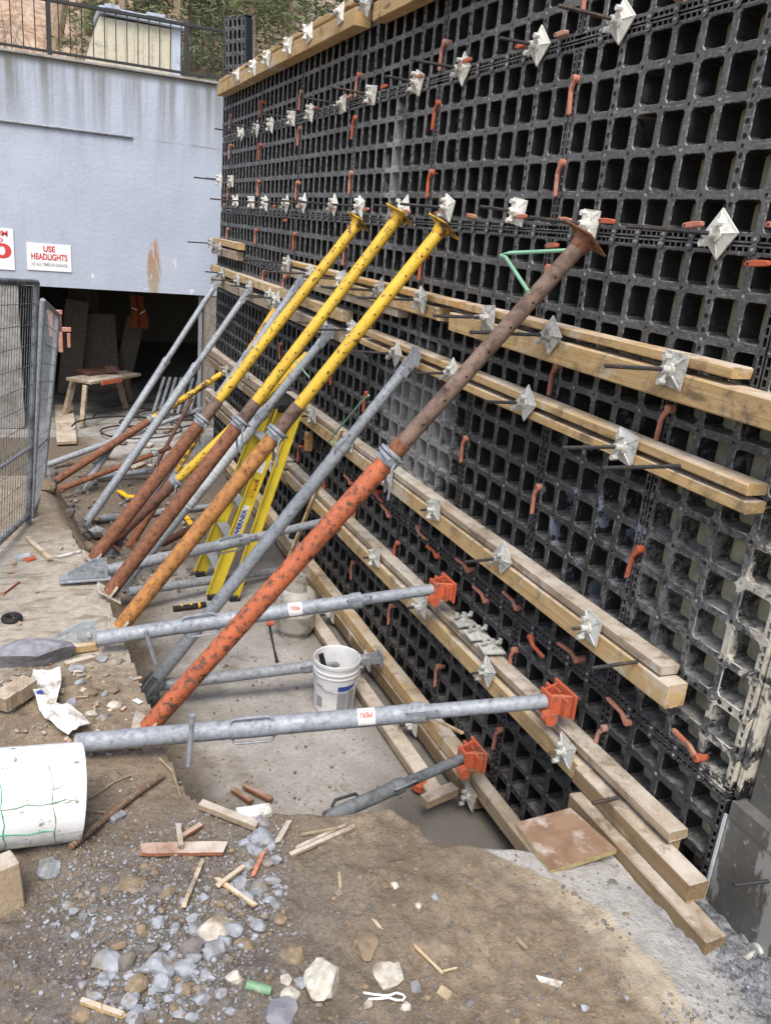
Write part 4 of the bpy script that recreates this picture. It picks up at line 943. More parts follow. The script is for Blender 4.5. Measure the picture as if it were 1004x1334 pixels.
# ------------------------------------------------------------------ bucket, gas tank, small things on the slab
bk = thing('bucket', 'white plastic pail with blue label standing on the slab', 'bucket', (-.47, 1.33, 0)); bo = V((-.47, 1.33, 0))
def lathe(mb, c, prof, n=36, mi=0):
    o = len(mb.v)
    for (r_, z_) in prof:
        for j in range(n): a = 2*math.pi*j/n; mb.v.append(V(c)+V((r_*math.cos(a), r_*math.sin(a), z_)))
    for i in range(len(prof)-1):
        for j in range(n): mb.f.append((o+i*n+j, o+i*n+(j+1) % n, o+(i+1)*n+(j+1) % n, o+(i+1)*n+j)); mb.m.append(mi)
m = MB(); lathe(m, bo, [(.0, .004), (.128, .004), (.13, .012), (.143, .27), (.15, .271), (.15, .278), (.145, .28), (.146, .3), (.153, .301), (.153, .31), (.147, .312), (.148, .345), (.154, .346), (.154, .366), (.15, .37), (.146, .366), (.142, .3), (.128, .02), (0, .018)])
m.build('pail', 'white_plastic', bk, smooth=True)
def patch(c, r0_, r1_, z0, z1, a0, a1, mat, nm, par):
    m = MB(); n = 10; vs = []
    for i in range(n+1):
        a = a0+(a1-a0)*i/n
        for z_, r_ in ((z0, r0_), (z1, r1_)): vs.append(V(c)+V((r_*math.cos(a), r_*math.sin(a), z_)))
    m.add(vs, [(2*i, 2*i+2, 2*i+3, 2*i+1) for i in range(n)]); return m.build(nm, mat, par, smooth=True)
rb = lambda z_: .1295+.013*(z_-.012)/.258+.0012
ac = math.atan2(CAM.y-bo.y, CAM.x-bo.x)
patch(bo, rb(.19), rb(.225), .19, .225, ac+.15, ac+1.05, 'label_blue', 'blue_label', bk)
patch(bo, rb(.04), rb(.185), .04, .185, ac+.15, ac+.62, 'sign_grey', 'text_panel', bk); patch(bo, rb(.04), rb(.185), .04, .185, ac+.66, ac+1.05, 'sign_grey', 'text_panel', bk)
patch(bo, rb(.05), rb(.13), .05, .13, ac-.95, ac-.6, 'sign_grey', 'text_panel', bk); patch(bo, rb(.2), rb(.21), .2, .215, ac-.95, ac-.6, 'sign_grey', 'text_panel', bk)
m = MB(); c_ = bo+V((0, 0, .3)); pts = []
for i in range(13): a = math.pi*i/12; pts.append(c_+V((-math.cos(a)*.156*math.cos(ac+1.4), -math.cos(a)*.156*math.sin(ac+1.4), 0))+V((math.cos(ac), math.sin(ac), 0))*math.sin(a)*.165+V((0, 0, -.11*math.sin(a))))
m.tube(pts, .0035, 6); m.build('bail', 'galvanised', bk, smooth=True)
m = MB(); m.box(bo+V((-.06, .06, .26)), (.035, .008, .3), Matrix.Rotation(-.35, 3, 'Y') @ Matrix.Rotation(.3, 3, 'X'), ch=.002); tag(m.build('steel_bar', 'rod_steel'), 'flat dark bar leaning inside the white pail', 'bar')
tk = thing('gas_cylinder', 'dirty white propane cylinder behind the strut left of the formwork', 'gas cylinder', (-.43, 2.36, 0)); to_ = V((-.43, 2.36, 0))
m = MB(); lathe(m, to_, [(0, .03), (.1, .03), (.135, .05), (.152, .09), (.152, .19), (.155, .195), (.155, .21), (.152, .215), (.152, .3), (.14, .35), (.1, .385), (.03, .4), (0, .4)]); m.build('vessel', 'tank_white', tk, smooth=True)
m = MB(); lathe(m, to_, [(.105, .0), (.11, .0), (.11, .045), (.105, .045)], 28); m.build('foot_ring', 'tank_white', tk, smooth=True)
m = MB(); n = 20; o_ = 0
for i in range(n+1):
    a = .6+4.6*i/n
    for r_, z_ in ((.1, .375), (.1, .47), (.094, .47), (.094, .375)): m.v.append(to_+V((r_*math.cos(a), r_*math.sin(a), z_)))
for i in range(n):
    for k_ in range(4): m.f.append((i*4+k_, i*4+4+k_, i*4+4+(k_+1) % 4, i*4+(k_+1) % 4)); m.m.append(0)
m.build('collar', 'tank_white', tk, smooth=True)
m = MB(); m.tube([to_+V((0, 0, .39)), to_+V((0, 0, .44))], .018, 10); m.tube([to_+V((0, 0, .43)), to_+V((-.05, -.03, .43))], .014, 8); m.build('valve', 'stone_brown', tk, smooth=True)
def on_floor(pts, r, name, mat, label, cat, z=.012, n=7):
    m = MB(); m.tube([G(p[0], p[1], z) for p in pts], r, n); return tag(m.build(name, mat, smooth=True), label, cat)
o = on_floor([(226, 793), (250, 790), (268, 787)], .022, 'grease_gun', 'rubber', 'black tool with yellow bands lying on the slab under the ladder', 'tool', .03)
m = MB(); a, b = G(232, 792, .03), G(262, 788, .03)
for s_ in (.1, .5, .85): m.tube([lerp(a, b, s_), lerp(a, b, s_+.1)], .0235, 10)
q = m.build('yellow_band', 'yellow_plastic', o, origin=None, smooth=True)
ht = thing('torch_hose', 'black thin torch with orange grip on the slab before the propane cylinder', 'torch', tuple(G(355, 830, 0)))
m = MB(); m.tube([G(350, 808, .1), G(353, 825, .04), G(357, 845, .015), G(361, 862, .012)], [.012, .008, .006, .012], 7); m.build('pipe', 'rubber', ht, smooth=True)
m = MB(); m.tube([G(347, 812, .1), G(357, 812, .1)], .02, 8); m.build('grip', 'orange_plastic', ht, smooth=True)
m = MB(); a = G(432, 1052, .42); b = G(437, 1042, .45); c_ = G(463, 1034, .46); d2 = G(471, 1043, .43); m.tube([a, b, c_, d2], .008, 7); tag(m.build('bent_bar', 'rod_steel', smooth=True), 'bent dark U bar standing beside the near dark strut', 'bar')
for i, (a, b, nm) in enumerate([((303, 1030), (328, 1046), 'left'), ((318, 1025), (354, 1044), 'right')]):
    P0, P1 = G(*a, .02), G(*b, .02); m = MB(); d = P1-P0; m.box((P0+P1)/2+V((0, 0, .01)), (.032, d.length, .022), frame(d), ch=.003)
    tag(m.build('wood_strip', 'red_timber', origin=tuple(P0)), '%s one of two reddish wood strips lying on the slab' % nm, 'wood strip')
for i, (pts, lab) in enumerate([([(156, 640), (165, 646), (182, 648)], 'left yellow bent hook bar lying on the earth floor'), ([(238, 668), (246, 678), (252, 690)], 'right yellow bent hook bar lying behind the raking props')]):
    m = MB(); P_ = [G(p[0], p[1], .06) for p in pts]
    for a, b in zip(P_, P_[1:]): m.box((a+b)/2, (.05, (b-a).length+.03, .02), frame(b-a), ch=.003)
    tag(m.build('hook_bar', 'yellow_plastic'), lab, 'bar')
m = MB(); a = G(548, 1022, .05); m.box(a, (.1, .07, .05), Matrix.Rotation(.5, 3, 'Z'), ch=.006); tag(m.build('orange_clip', 'orange_plastic'), 'small red orange plastic piece lying under the near dark strut', 'clip')
m = MB(); m.box(W(572, 1036, -.28), (.22, .07, .05), Matrix.Rotation(.25, 3, 'Z'), ch=.003); tag(m.build('wood_offcut', 'weathered_timber', origin=tuple(W(572, 1036, -.28))), 'short wood offcut under the near dark strut bracket', 'wood offcut')
m = MB(); a, b = W(530, 930, -.12), W(600, 967, -.12); m.box((a+b)/2+V((0, 0, .06)), (.02, (b-a).length, .012), frame(b-a)); tag(m.build('wood_lath', 'pale_timber', origin=tuple(a)), 'thin lath lying on the lowest waling timber', 'wood lath')
m = MB(); a, b = W(357, 745, -.45), W(445, 560, -.2); a.z = .05; m.box((a+b)/2, (.03, (b-a).length, .02), frame(b-a)); tag(m.build('wood_lath', 'pale_timber', origin=tuple(a)), 'long thin lath leaning behind the tall grey prop', 'wood lath')
m = MB(); a, b = W(380, 700, -.22), W(412, 610, -.13); m.tube([a, b], .03, 8); tag(m.build('black_hose', 'rubber', smooth=True), 'black thick tube standing by the timbers right of the ladder', 'tube')
m = MB(); m.box(W(402, 575, -.06)+V((0, 0, .0)), (.06, .06, .16), ch=.004); tag(m.build('wood_block', 'orange_timber', origin=(-.06, 3, .9)), 'small orange wood block standing on the fourth waling pair', 'wood block')

# ------------------------------------------------------------------ site fences on the left
def fence(label, a0, a1, b0, b1, nv_, nh, rp, mat, diag=False):
    # a0,a1: foot and top of the right post, b0,b1: of the left post
    a0, a1, b0, b1 = map(V, (a0, a1, b0, b1)); t = thing('mesh_fence', label, 'fence', tuple(a0), 'mesh site fences on the left')
    m = MB(); m.tube([a0, a1], rp, 10); m.build('post', mat, t, smooth=True); m = MB(); m.tube([b0, b1], rp, 10); m.build('post', mat, t, smooth=True)
    m = MB(); m.tube([a1, b1], rp*.9, 10); m.build('top_rail', mat, t, smooth=True); m = MB(); m.tube([lerp(a0, a1, .06), lerp(b0, b1, .06)], rp*.9, 10); m.build('bottom_rail', mat, t, smooth=True)
    m = MB(); m.tube([lerp(a0, a1, .35), lerp(b0, b1, .35)], rp*.5, 8); m.build('mid_rail', 'galvanised', t, smooth=True)
    m = MB()
    for i in range(1, nv_): m.tube([lerp(lerp(a0, a1, .06), lerp(b0, b1, .06), i/nv_), lerp(a1, b1, i/nv_)], .0023, 4, cap=False)
    for j in range(1, nh): m.tube([lerp(a0, a1, .06+.94*j/nh), lerp(b0, b1, .06+.94*j/nh)], .0026, 4, cap=False)
    m.build('wire_mesh', mat, t)
fence('nearer mesh fence panel with green grey post at the left picture edge', (-2.27, 3.02, .72), (-2.14, 3.02, 2.45), (-2.95, .9, .78), (-2.79, .9, 2.62), 44, 12, .022, 'dark_galvanised')
fence('farther pale mesh fence panel seen almost edge on behind the nearer one', (-2.165, 3.95, .62), (-1.985, 3.95, 2.13), (-2.25, 3.16, .7), (-2.105, 3.16, 2.32), 14, 11, .02, 'galvanised')
for i, (p_, lab) in enumerate([((72, 415), 'upper orange clamp hooked on the end of the pale fence'), ((84, 437), 'lower orange clamp hooked behind the pale fence')]):
    P_ = B(p_[0], p_[1], 4.0+.4*i); m = MB(); m.box(P_+V((0, 0, .05)), (.11, .03, .035), ch=.004); m.box(P_+V((-.03, 0, -.05)), (.035, .03, .18), ch=.004); m.box(P_+V((.035, 0, -.04)), (.025, .03, .12), ch=.004)
    tag(m.build('orange_clamp', 'faded_orange'), lab, 'clamp')
m = MB(); m.box(B(12, 600, 2.2)+V((-.02, .3, 0)), (.9, .05, 1.0)) if False else None

# ------------------------------------------------------------------ inside the garage
tb_ = thing('sawhorse_table', 'rough wooden work table with orange paint inside the garage', 'table', (-1.2, 9.6, 0))
L_ = [(-1.78, 9.47), (-1.57, 8.9), (-.86, 9.98), (-.72, 10.5)]; T_ = [(-1.62, 9.62), (-1.5, 9.1), (-1.0, 9.8), (-.85, 10.25)]
for (a, b), (c_, e) in zip(L_, T_):
    m = MB(); p0, p1 = V((a, b, 0)), V((c_, e, .56)); m.box((p0+p1)/2, (.06, (p1-p0).length, .08), frame(p1-p0), ch=.003); m.build('leg', 'weathered_timber', tb_)
m = MB(); ang = math.atan2(.62-.0, .65)
for k_ in range(3): m.box((-1.2+.1*(k_-1), 9.62-.11*(k_-1), .585+.004*k_), (1.05, .16, .04), Matrix.Rotation(.75, 3, 'Z'), ch=.003)
m.build('table_top', 'weathered_timber', tb_)
m = MB(); m.box((-1.13, 9.28, .585), (.4, .03, .05), Matrix.Rotation(.75, 3, 'Z')); m.build('paint_patch', 'orange_plastic', tb_, origin=None)
m = MB(); m.box((-1.3, 9.8, .64), (.5, .3, .06), Matrix.Rotation(.6, 3, 'Z'), ch=.01); m.box((-1.1, 9.75, .68), (.18, .12, .1), ch=.01); tag(m.build('tool_box', 'dark_rust'), 'dark tools lying on the work table', 'tools')
m = MB(); a = [V((-1.88, 10.2, .02)), V((-1.62, 10.2, .02)), V((-1.69, 7.94, .03)), V((-1.93, 7.9, .03))]; m.add(a+[q+V((0, 0, .035)) for q in a], [(0, 1, 2, 3), (7, 6, 5, 4), (0, 4, 5, 1), (1, 5, 6, 2), (2, 6, 7, 3), (3, 7, 4, 0)])
tag(m.build('floor_plank', 'weathered_timber', origin=(-1.9, 7.9, 0)), 'grey plank lying flat at the garage threshold left of the table', 'plank')
m = MB(); n = 9; vs = []
for j in range(n):
    for i in range(n):
        u, v_ = i/(n-1)-.5, j/(n-1); w_ = .15+.05*(1-v_)+.02*math.sin(v_*7); vs.append((-.57+u*w_*1.3+.02*math.sin(v_*5), 10.9+.05*math.sin(u*9)+.03*v_, 1.16+.5*v_-.05*abs(u)))
for (x, y, z) in list(vs): vs.append((x, y+.015, z))
m.add(vs, [(j*n+i, j*n+i+1, (j+1)*n+i+1, (j+1)*n+i) for j in range(n-1) for i in range(n-1)]+[(n*n+j*n+i, n*n+(j+1)*n+i, n*n+(j+1)*n+i+1, n*n+j*n+i+1) for j in range(n-1) for i in range(n-1)])
hv = m.build('hanging_jacket', 'dull_orange', smooth=True); tag(hv, 'orange work jacket with pale stripes hanging in the dark garage', 'jacket')
m = MB(); m.box((-.63, 10.86, 1.45), (.1, .01, .02), Matrix.Rotation(.35, 3, 'Y')); m.box((-.51, 10.86, 1.4), (.11, .01, .02), Matrix.Rotation(-.6, 3, 'Y')); q = m.build('stripe', 'label_white', hv)
for i in range(7):
    x_ = -.42+i*.085; m = MB(); p0, p1 = V((x_-.12, 9.35-.02*i, .12)), V((x_+.06, 9.5, .62)); m.tube([p0, p1], .028, 10)
    tag(m.build('leaning_tube', 'dark_galvanised', smooth=True), 'grey tube leaning in a row at the dark garage corner, %s from left' % ORDS[i], 'tube', 'grey tubes leaning in the garage')
for i, (x_, y_, w_, h_, tl_) in enumerate([(-1.55, 11.2, .35, 1.5, .12), (-1.1, 11.6, .55, 1.25, -.05), (-.62, 11.9, .3, 1.2, .25)]):
    m = MB(); m.box((x_, y_, h_/2), (w_, .03, h_), Matrix.Rotation(tl_, 3, 'Y') @ Matrix.Rotation(-.12, 3, 'X'), ch=.003)
    tag(m.build('leaning_board', 'interior_panel'), ['narrow dark board leaning left inside the garage', 'wide dark board leaning behind the work table', 'tilted dark board leaning right inside the garage'][i], 'board')
for i in range(3):
    m = MB(); c_ = V((-.9+.3*i, 8.5+.5*i, .02)); pts = [c_+V((math.cos(a*.35)*(.28+.02*a), math.sin(a*.35)*(.3+.015*a), .004*a)) for a in range(28)]
    m.tube(pts, .012, 6); tag(m.build('cable_coil', 'rubber', smooth=True), 'loose loop of black cable on the garage floor, %s from left' % ORDS[i], 'cable', 'cable loops on the garage floor')
for i in range(10):
    P_ = G(R.uniform(120, 250), R.uniform(540, 620), .03); m = MB(); m.box(P_, (R.uniform(.1, .5), R.uniform(.05, .12), .03), Matrix.Rotation(R.uniform(0, 3), 3, 'Z'), ch=.003)
    tag(m.build('scrap_board', R.choice(['weathered_timber', 'muddy_timber', 'interior_panel']), origin=tuple(P_)), 'small scrap of wood littering the garage threshold floor', 'scrap', 'wood scraps at the garage threshold')

# ------------------------------------------------------------------ things on the ledge and foreground
def gz(x, y): return ground_h(x, y)
def onG(px_, py_):
    z = .8
    for _ in range(6): P_ = G(px_, py_, z); z = .5*z+.5*gz(P_.x, P_.y)
    return V((P_.x, P_.y, gz(P_.x, P_.y)))
import bmesh
def rock_mesh(mb, c, s, sub=2, cuts=13, rot=None, mi=0):
    bm = bmesh.new(); bmesh.ops.create_icosphere(bm, subdivisions=sub, radius=1)
    pl = [(V((R.gauss(0, 1), R.gauss(0, 1), R.gauss(0, 1))).normalized(), R.uniform(.5, .85)) for _ in range(cuts)]
    Rm = Matrix.Rotation(R.uniform(0, 6.28), 3, 'Z') if rot is None else rot; vs = []; se = R.uniform(0, 50)
    for v in bm.verts:
        p = v.co.copy()
        for nn, d in pl:
            k_ = p.dot(nn)-d
            if k_ > 0: p -= nn*k_
        p *= 1+.11*mnoise.noise(p*2.5+V((se, 0, 0)))
        vs.append(Rm @ V((p.x*s[0], p.y*s[1], p.z*s[2]))+V(c))
    mb.add(vs, [tuple(v.index for v in f.verts) for f in bm.faces], mi); bm.free()
def rock(p_, wpx, mat, label, group=None, flat=.65, name='stone', asp=1.0, cat='stone', sub=2, rot=None, cuts=13):
    P_ = onG(*p_); r_ = wpx/2/FPX*(P_-CAM).dot(fw)*1.15; m = MB(); rock_mesh(m, P_+V((0, 0, r_*flat*R.uniform(.05, .42))), (r_, r_*asp, r_*flat), sub, cuts, rot)
    return tag(m.build(name, mat, origin=tuple(P_)), label, cat, group)
rock((42, 862), 96, 'big_grey_rock', 'big jagged slate grey rock on the ledge at the left edge', None, .5, 'rock', .62, 'rock', 3, Matrix.Rotation(-.15, 3, 'Z'), 8)
rock((422, 1286), 50, 'stone_pale', 'largest pale cream stone at the bottom centre of the dirt', flat=.7, asp=1.25, sub=3)
rock((475, 1234), 36, 'stone_brown', 'rounded tan stone half sunk in dirt above the wire hairpin', flat=.6, asp=1.2, sub=3)
rock((381, 1242), 38, 'stone_brown', 'flat brown stone half sunk in dirt left of the tan stone', flat=.35, asp=1.2)
rock((280, 1212), 42, 'stone_pale', 'pale lumpy stone at the right side of the rubble heap', sub=3)
rock((62, 1134), 34, 'stone_grey', 'single rounded grey stone beside the wood block at left', sub=3)
rock((150, 1068), 28, 'stone_grey', 'pale grey stone near the lying rebar', sub=3)
rock((505, 1272), 44, 'stone_pale', 'broken whitish concrete chunk right of the cream stone', flat=.4)
rock((251, 1236), 30, 'stone_dark', 'dark brown angular stone below the pale lumpy stone')
rock((318, 1231), 24, 'stone_brown', 'flat rusty brown stone at the right edge of the rubble', flat=.3)
rock((305, 1275), 22, 'stone_pale', 'small tan stone above the green paint roll')
rock((378, 1299), 30, 'stone_pale', 'yellowish flat stone right of the green paint roll', flat=.35)
rock((175, 1326), 30, 'stone_grey', 'grey stone at the bottom edge below the rubble')
rock((365, 1324), 46, 'big_grey_rock', 'dark blue grey stone cut by the bottom picture edge', flat=.5)
rock((172, 1152), 40, 'stone_brown', 'flat rusty brown slab fragment in the rubble left of the brown board', flat=.22)
rock((136, 1160), 24, 'stone_brown', 'small flat tan fragment left of the rusty slab', flat=.3)
for i, (p_, w_) in enumerate([((151, 920), 18), ((120, 930), 16), ((132, 860), 16), ((156, 863), 12), ((133, 935), 14), ((100, 872), 22), ((15, 895), 20), ((30, 900), 14), ((118, 905), 20), ((95, 915), 16), ((140, 950), 20), ((105, 890), 14)]):
    rock(p_, w_, R.choice(['stone_grey', 'stone_pale', 'stone_brown', 'stone_grey']), 'small stone among litter on the ledge behind the torn paper', 'small stones on the ledge')
rub_px = [(143, 1258, 44), (169, 1307, 30), (178, 1282, 28), (214, 1284, 28), (199, 1291, 18), (265, 1172, 18), (202, 1162, 26), (218, 1168, 22), (265, 1302, 28), (286, 1296, 18), (153, 1303, 22), (310, 1153, 26), (335, 1159, 28), (153, 1235, 26), (279, 1243, 30), (253, 1252, 26), (195, 1240, 26), (343, 1096, 34), (331, 1110, 30), (338, 1206, 24), (307, 1214, 28), (240, 1264, 34), (230, 1320, 24), (210, 1260, 36), (165, 1262, 30), (325, 1130, 24), (352, 1105, 20), (348, 1128, 18), (358, 1122, 20), (190, 1130, 16), (200, 1322, 20), (108, 1322, 22), (225, 1248, 20), (260, 1225, 22), (300, 1180, 16), (180, 1180, 16), (120, 1190, 14), (88, 1180, 15), (96, 1190, 14), (245, 1290, 20), (340, 1076, 22), (318, 1100, 18), (356, 1150, 22), (350, 1175, 18), (320, 1172, 20), (298, 1158, 22), (285, 1196, 22), (292, 1232, 22), (228, 1212, 18), (205, 1205, 20), (186, 1215, 18), (250, 1196, 16), (136, 1280, 24), (124, 1300, 20), (188, 1262, 22), (222, 1302, 20), (268, 1270, 18), (180, 1330, 24), (250, 1328, 20), (300, 1320, 18)]
for i, (x_, y_, w_) in enumerate(rub_px):
    rock((x_, y_), w_*1.02, R.choice(['stone_grey']*6+['stone_dark', 'stone_brown']), 'angular broken stone in the rubble heap at lower left', 'broken stones of the rubble heap', R.uniform(.45, .8), asp=R.uniform(.6, 1.1))
cen = [(150, 1270), (185, 1290), (215, 1275), (250, 1250), (275, 1230), (320, 1160), (340, 1110), (335, 1195), (210, 1165), (230, 1300), (100, 1180), (160, 1200), (240, 1090), (120, 1100)]
for i in range(190):
    cx_, cy_ = R.choice(cen[:11] if i < 130 else cen); x_, y_ = R.gauss(cx_, 26), R.gauss(cy_, 22)
    if not (10 < x_ < 372 and 1072 < y_ < 1332): continue
    rock((x_, y_), R.uniform(6, 18), R.choice(['stone_grey']*4+['stone_dark', 'stone_dark', 'stone_brown']), 'angular broken stone in the rubble heap at lower left', 'broken stones of the rubble heap', R.uniform(.5, .85), asp=R.uniform(.6, 1.1), sub=1)
for i, (x_, y_, w_) in enumerate([(514, 1153, 14), (568, 1171, 14), (545, 1181, 12), (467, 1190, 11), (364, 1200, 20), (392, 1284, 22), (373, 1279, 20), (541, 1288, 18), (558, 1301, 16), (502, 1153, 16), (580, 1250, 9), (640, 1240, 8), (700, 1225, 7), (610, 1160, 8), (755, 1263, 8), (760, 1314, 14), (773, 1323, 14), (815, 1300, 10), (440, 1165, 12), (435, 1172, 10), (672, 1330, 12), (480, 1310, 14), (527, 1313, 16), (415, 1310, 12)]):
    rock((x_, y_), w_, R.choice(['stone_pale', 'stone_grey', 'stone_grey', 'stone_brown', 'stone_brown']), 'lone small pebble scattered on the bare brown dirt', 'pebbles scattered on the dirt', sub=1)
# gravel and clods nobody could count
gv = MB()
for i in range(5600):
    q_ = R.choice(cen); x_, y_ = (R.gauss(q_[0], 42), R.gauss(q_[1], 36)) if i % 4 else (R.gauss(190, 90), R.gauss(1195, 75))
    if not (0 < x_ < 385 and 1050 < y_ < 1333): continue
    P_ = onG(x_, y_); r_ = .002+.0075*R.random()**2.2; rock_mesh(gv, P_+V((0, 0, r_*.3)), (r_, r_*R.uniform(.6, 1), r_*.75), 1, 4, mi=R.choice([0, 0, 0, 4, 4, 4, 1, 1, 2]))
for i in range(260):
    x_, y_ = R.uniform(860, 1003), R.uniform(1215, 1333)
    P_ = onG(x_, y_)
    if P_.x > .1 or y_ < 1215+(1003-x_)*.6: continue
    r_ = R.uniform(.003, .009); rock_mesh(gv, P_+V((0, 0, r_*.2)), (r_, r_, r_*.6), 1, 4, mi=R.choice([0, 1, 1, 4, 4]))
tag(gv.build('gravel', ['stone_grey', 'stone_dark', 'stone_brown', 'stone_pale', 'gravel_grey']), 'fine grey gravel spread over the rubble and the wet corner', 'gravel', kind='stuff')
cl_ = MB()
for i in range(2600):
    if i % 3 == 0: x_, y_ = R.uniform(5, 200), R.uniform(840, 1060)
    else: x_, y_ = R.uniform(0, 820), R.uniform(1060, 1333)
    P_ = onG(x_, y_)
    if P_.z < .6: continue
    r_ = abs(R.gauss(0, .004))+.0015; rock_mesh(cl_, P_, (r_*1.3, r_, r_*.7), 1, 2, mi=R.choice([0, 0, 0, 1, 0, 1, 1, 2] if i % 9 == 0 else [0, 1]))
tag(cl_.build('dirt_clods', ['stone_brown', 'stone_dark', 'stone_pale']), 'crumbs of brown dirt strewn on the ground', 'dirt', kind='stuff')
fl = MB()
for i in range(700):
    P_ = G(R.uniform(190, 600), R.uniform(760, 1060), .004)
    if P_.x > -.12 or P_.y < .3: continue
    r_ = abs(R.gauss(0, .004))+.002; rock_mesh(fl, P_+V((0, 0, r_*.3)), (r_, r_, r_*.7), 1, 3, mi=R.choice([0, 1, 2]))
for i in range(500):
    P_ = G(R.uniform(70, 260), R.uniform(600, 770), .03)
    if P_.x > -.2: continue
    r_ = abs(R.gauss(0, .014))+.006; rock_mesh(fl, P_+V((0, 0, r_*.3)), (r_, r_, r_*.7), 1, 3, mi=R.choice([0, 1, 1, 2]))
tag(fl.build('floor_grit', ['stone_brown', 'stone_dark', 'stone_grey']), 'grit and crumbs strewn over the pit floor', 'grit', kind='stuff')
# rocks in the earth hole left
for i in range(26):
    P_ = G(R.uniform(50, 130), R.uniform(640, 700), .35); m = MB(); r_ = R.uniform(.04, .11); P_.z = max(.05, gz(P_.x, P_.y)); rock_mesh(m, P_+V((0, 0, r_*.3)), (r_, r_, r_*.7), 2)
    tag(m.build('stone', R.choice(['stone_dark', 'stone_dark', 'stone_brown', 'stone_grey']), origin=tuple(P_)), 'dark stone in the dug earth beside the fence foot', 'stone', 'stones in the dug earth by the fence')
def slab(p0, p1, w_, th, mat, label, cat, name, lift=.0, tilt=0.0, rough_end=False):
    a, b = onG(*p0), onG(*p1); a.z += lift+th/2; b.z += lift+th/2; d = b-a; m = MB(); F = frame(d) @ Matrix.Rotation(tilt, 3, 'Y')
    n = 8; vs = []; hw = w_/2
    for i in range(n+1):
        t_ = i/n; c = lerp(a, b, t_); e0 = R.uniform(.7, 1.05) if (rough_end and i in (0, n)) else R.uniform(.93, 1.05); e1 = R.uniform(.7, 1.05) if (rough_end and i in (0, n)) else R.uniform(.93, 1.05)
        for sx, sz in ((-e0, -1), (e1, -1), (e1, 1), (-e0, 1)): vs.append(c+(F @ V((sx*hw, R.uniform(-.01, .01) if i in (0, n) else 0, sz*th/2))))
    fs = [(i*4+k_, (i+1)*4+k_, (i+1)*4+(k_+1) % 4, i*4+(k_+1) % 4) for i in range(n) for k_ in range(4)]+[(0, 1, 2, 3), (n*4+3, n*4+2, n*4+1, n*4)]
    m.add(vs, fs); return tag(m.build(name, mat, origin=tuple(a)), label, cat)
slab((184, 1113), (293, 1112), .055, .014, 'red_timber', 'split reddish brown board lying across the rubble', 'board', 'broken_board', .012, 0, True)
slab((232, 1087), (236, 1116), .018, .014, 'weathered_timber', 'short grey stick lying across the reddish board', 'stick', 'wood_stick', .03)
slab((237, 1096), (262, 1080), .02, .012, 'red_timber', 'small orange wood splinter behind the reddish board', 'splinter', 'wood_splinter', .012)
slab((264, 1127), (240, 1186), .014, .01, 'pale_timber', 'pale straight stick lying below the reddish board', 'stick', 'wood_stick', .012)
slab((282, 1152), (333, 1188), .014, .01, 'pale_timber', 'pale stick pointing to lower right in the rubble', 'stick', 'wood_stick', .015)
slab((285, 1160), (316, 1137), .016, .008, 'pale_timber', 'pale split stick crossing another in the rubble', 'stick', 'wood_stick', .02)
slab((262, 1055), (335, 1084), .035, .022, 'weathered_timber', 'paint splashed short board at the top of the rubble', 'board', 'broken_board', .015)
slab((310, 1068), (352, 1062), .06, .02, 'paper', 'crumpled whitish lump at the top of the rubble', 'lump', 'plaster_lump', .01, 0, True)
slab((296, 1050), (356, 1052), .035, .02, 'pale_grey_paint', 'grey flat strip beyond the whitish lump', 'strip', 'plank_strip', .0)
slab((378, 1117), (462, 1080), .018, .012, 'weathered_timber', 'longest brown split lath lying on bare dirt', 'lath', 'wood_lath', .004)
slab((385, 1108), (450, 1078), .014, .01, 'weathered_timber', 'second brown split lath beside the longest one', 'lath', 'wood_lath', .004)
slab((392, 1090), (440, 1082), .01, .008, 'twig', 'thin dry splinter above the split laths', 'splinter', 'wood_splinter', .004)
slab((362, 1100), (376, 1075), .02, .014, 'weathered_timber', 'short grey brown stick left of the split laths', 'stick', 'wood_stick', .006)
slab((538, 1233), (574, 1268), .008, .006, 'pale_timber', 'bent thin pale stick on the dirt right of centre', 'stick', 'wood_stick', .003)
slab((574, 1268), (593, 1263), .006, .005, 'pale_timber', 'tiny pale stick touching the bent stick', 'stick', 'wood_stick', .003)
slab((441, 1140), (443, 1160), .012, .008, 'twig', 'small upright brown chip on the bare dirt', 'chip', 'wood_chip', .003)
slab((486, 1200), (496, 1213), .01, .006, 'orange_timber', 'small orange chip above the tan stone', 'chip', 'wood_chip', .003)
slab((106, 1309), (160, 1328), .016, .012, 'pale_timber', 'pale stick at the bottom left under the rubble', 'stick', 'wood_stick', .01)
slab((330, 1146), (343, 1118), .014, .012, 'faded_orange', 'orange painted stick among the grey stones', 'stick', 'wood_stick', .016)
slab((570, 1290), (585, 1300), .03, .006, 'twig', 'dry brown leaf shaped scrap near the hairpin wire', 'scrap', 'leaf_scrap', .003, .3, True)
slab((700, 1277), (728, 1284), .02, .005, 'paper', 'small torn white scrap on the pale dirt', 'scrap', 'paper_scrap', .003, .2, True)
slab((670, 1222), (688, 1240), .012, .005, 'twig', 'brown wood chip on dirt left of the white scrap', 'chip', 'wood_chip', .002)
slab((85, 852), (126, 846), .05, .035, 'pale_timber', 'pale wood offcut beside the big grey rock', 'offcut', 'wood_offcut', .01)
slab((85, 868), (122, 858), .035, .02, 'weathered_timber', 'lower flat wood offcut beside the big grey rock', 'offcut', 'wood_offcut', .0)
slab((122, 894), (152, 902), .05, .012, 'stone_brown', 'flat brown board piece on the ledge near its edge', 'board', 'broken_board', .006)
slab((0, 930), (40, 905), .09, .07, 'weathered_timber', 'thick grey brown log end at the left edge of the ledge', 'log', 'log_end', .02)
slab((36, 704), (66, 732), .03, .02, 'pale_timber', 'pale stick lying on the ledge by the fence foot', 'stick', 'wood_stick', .01)
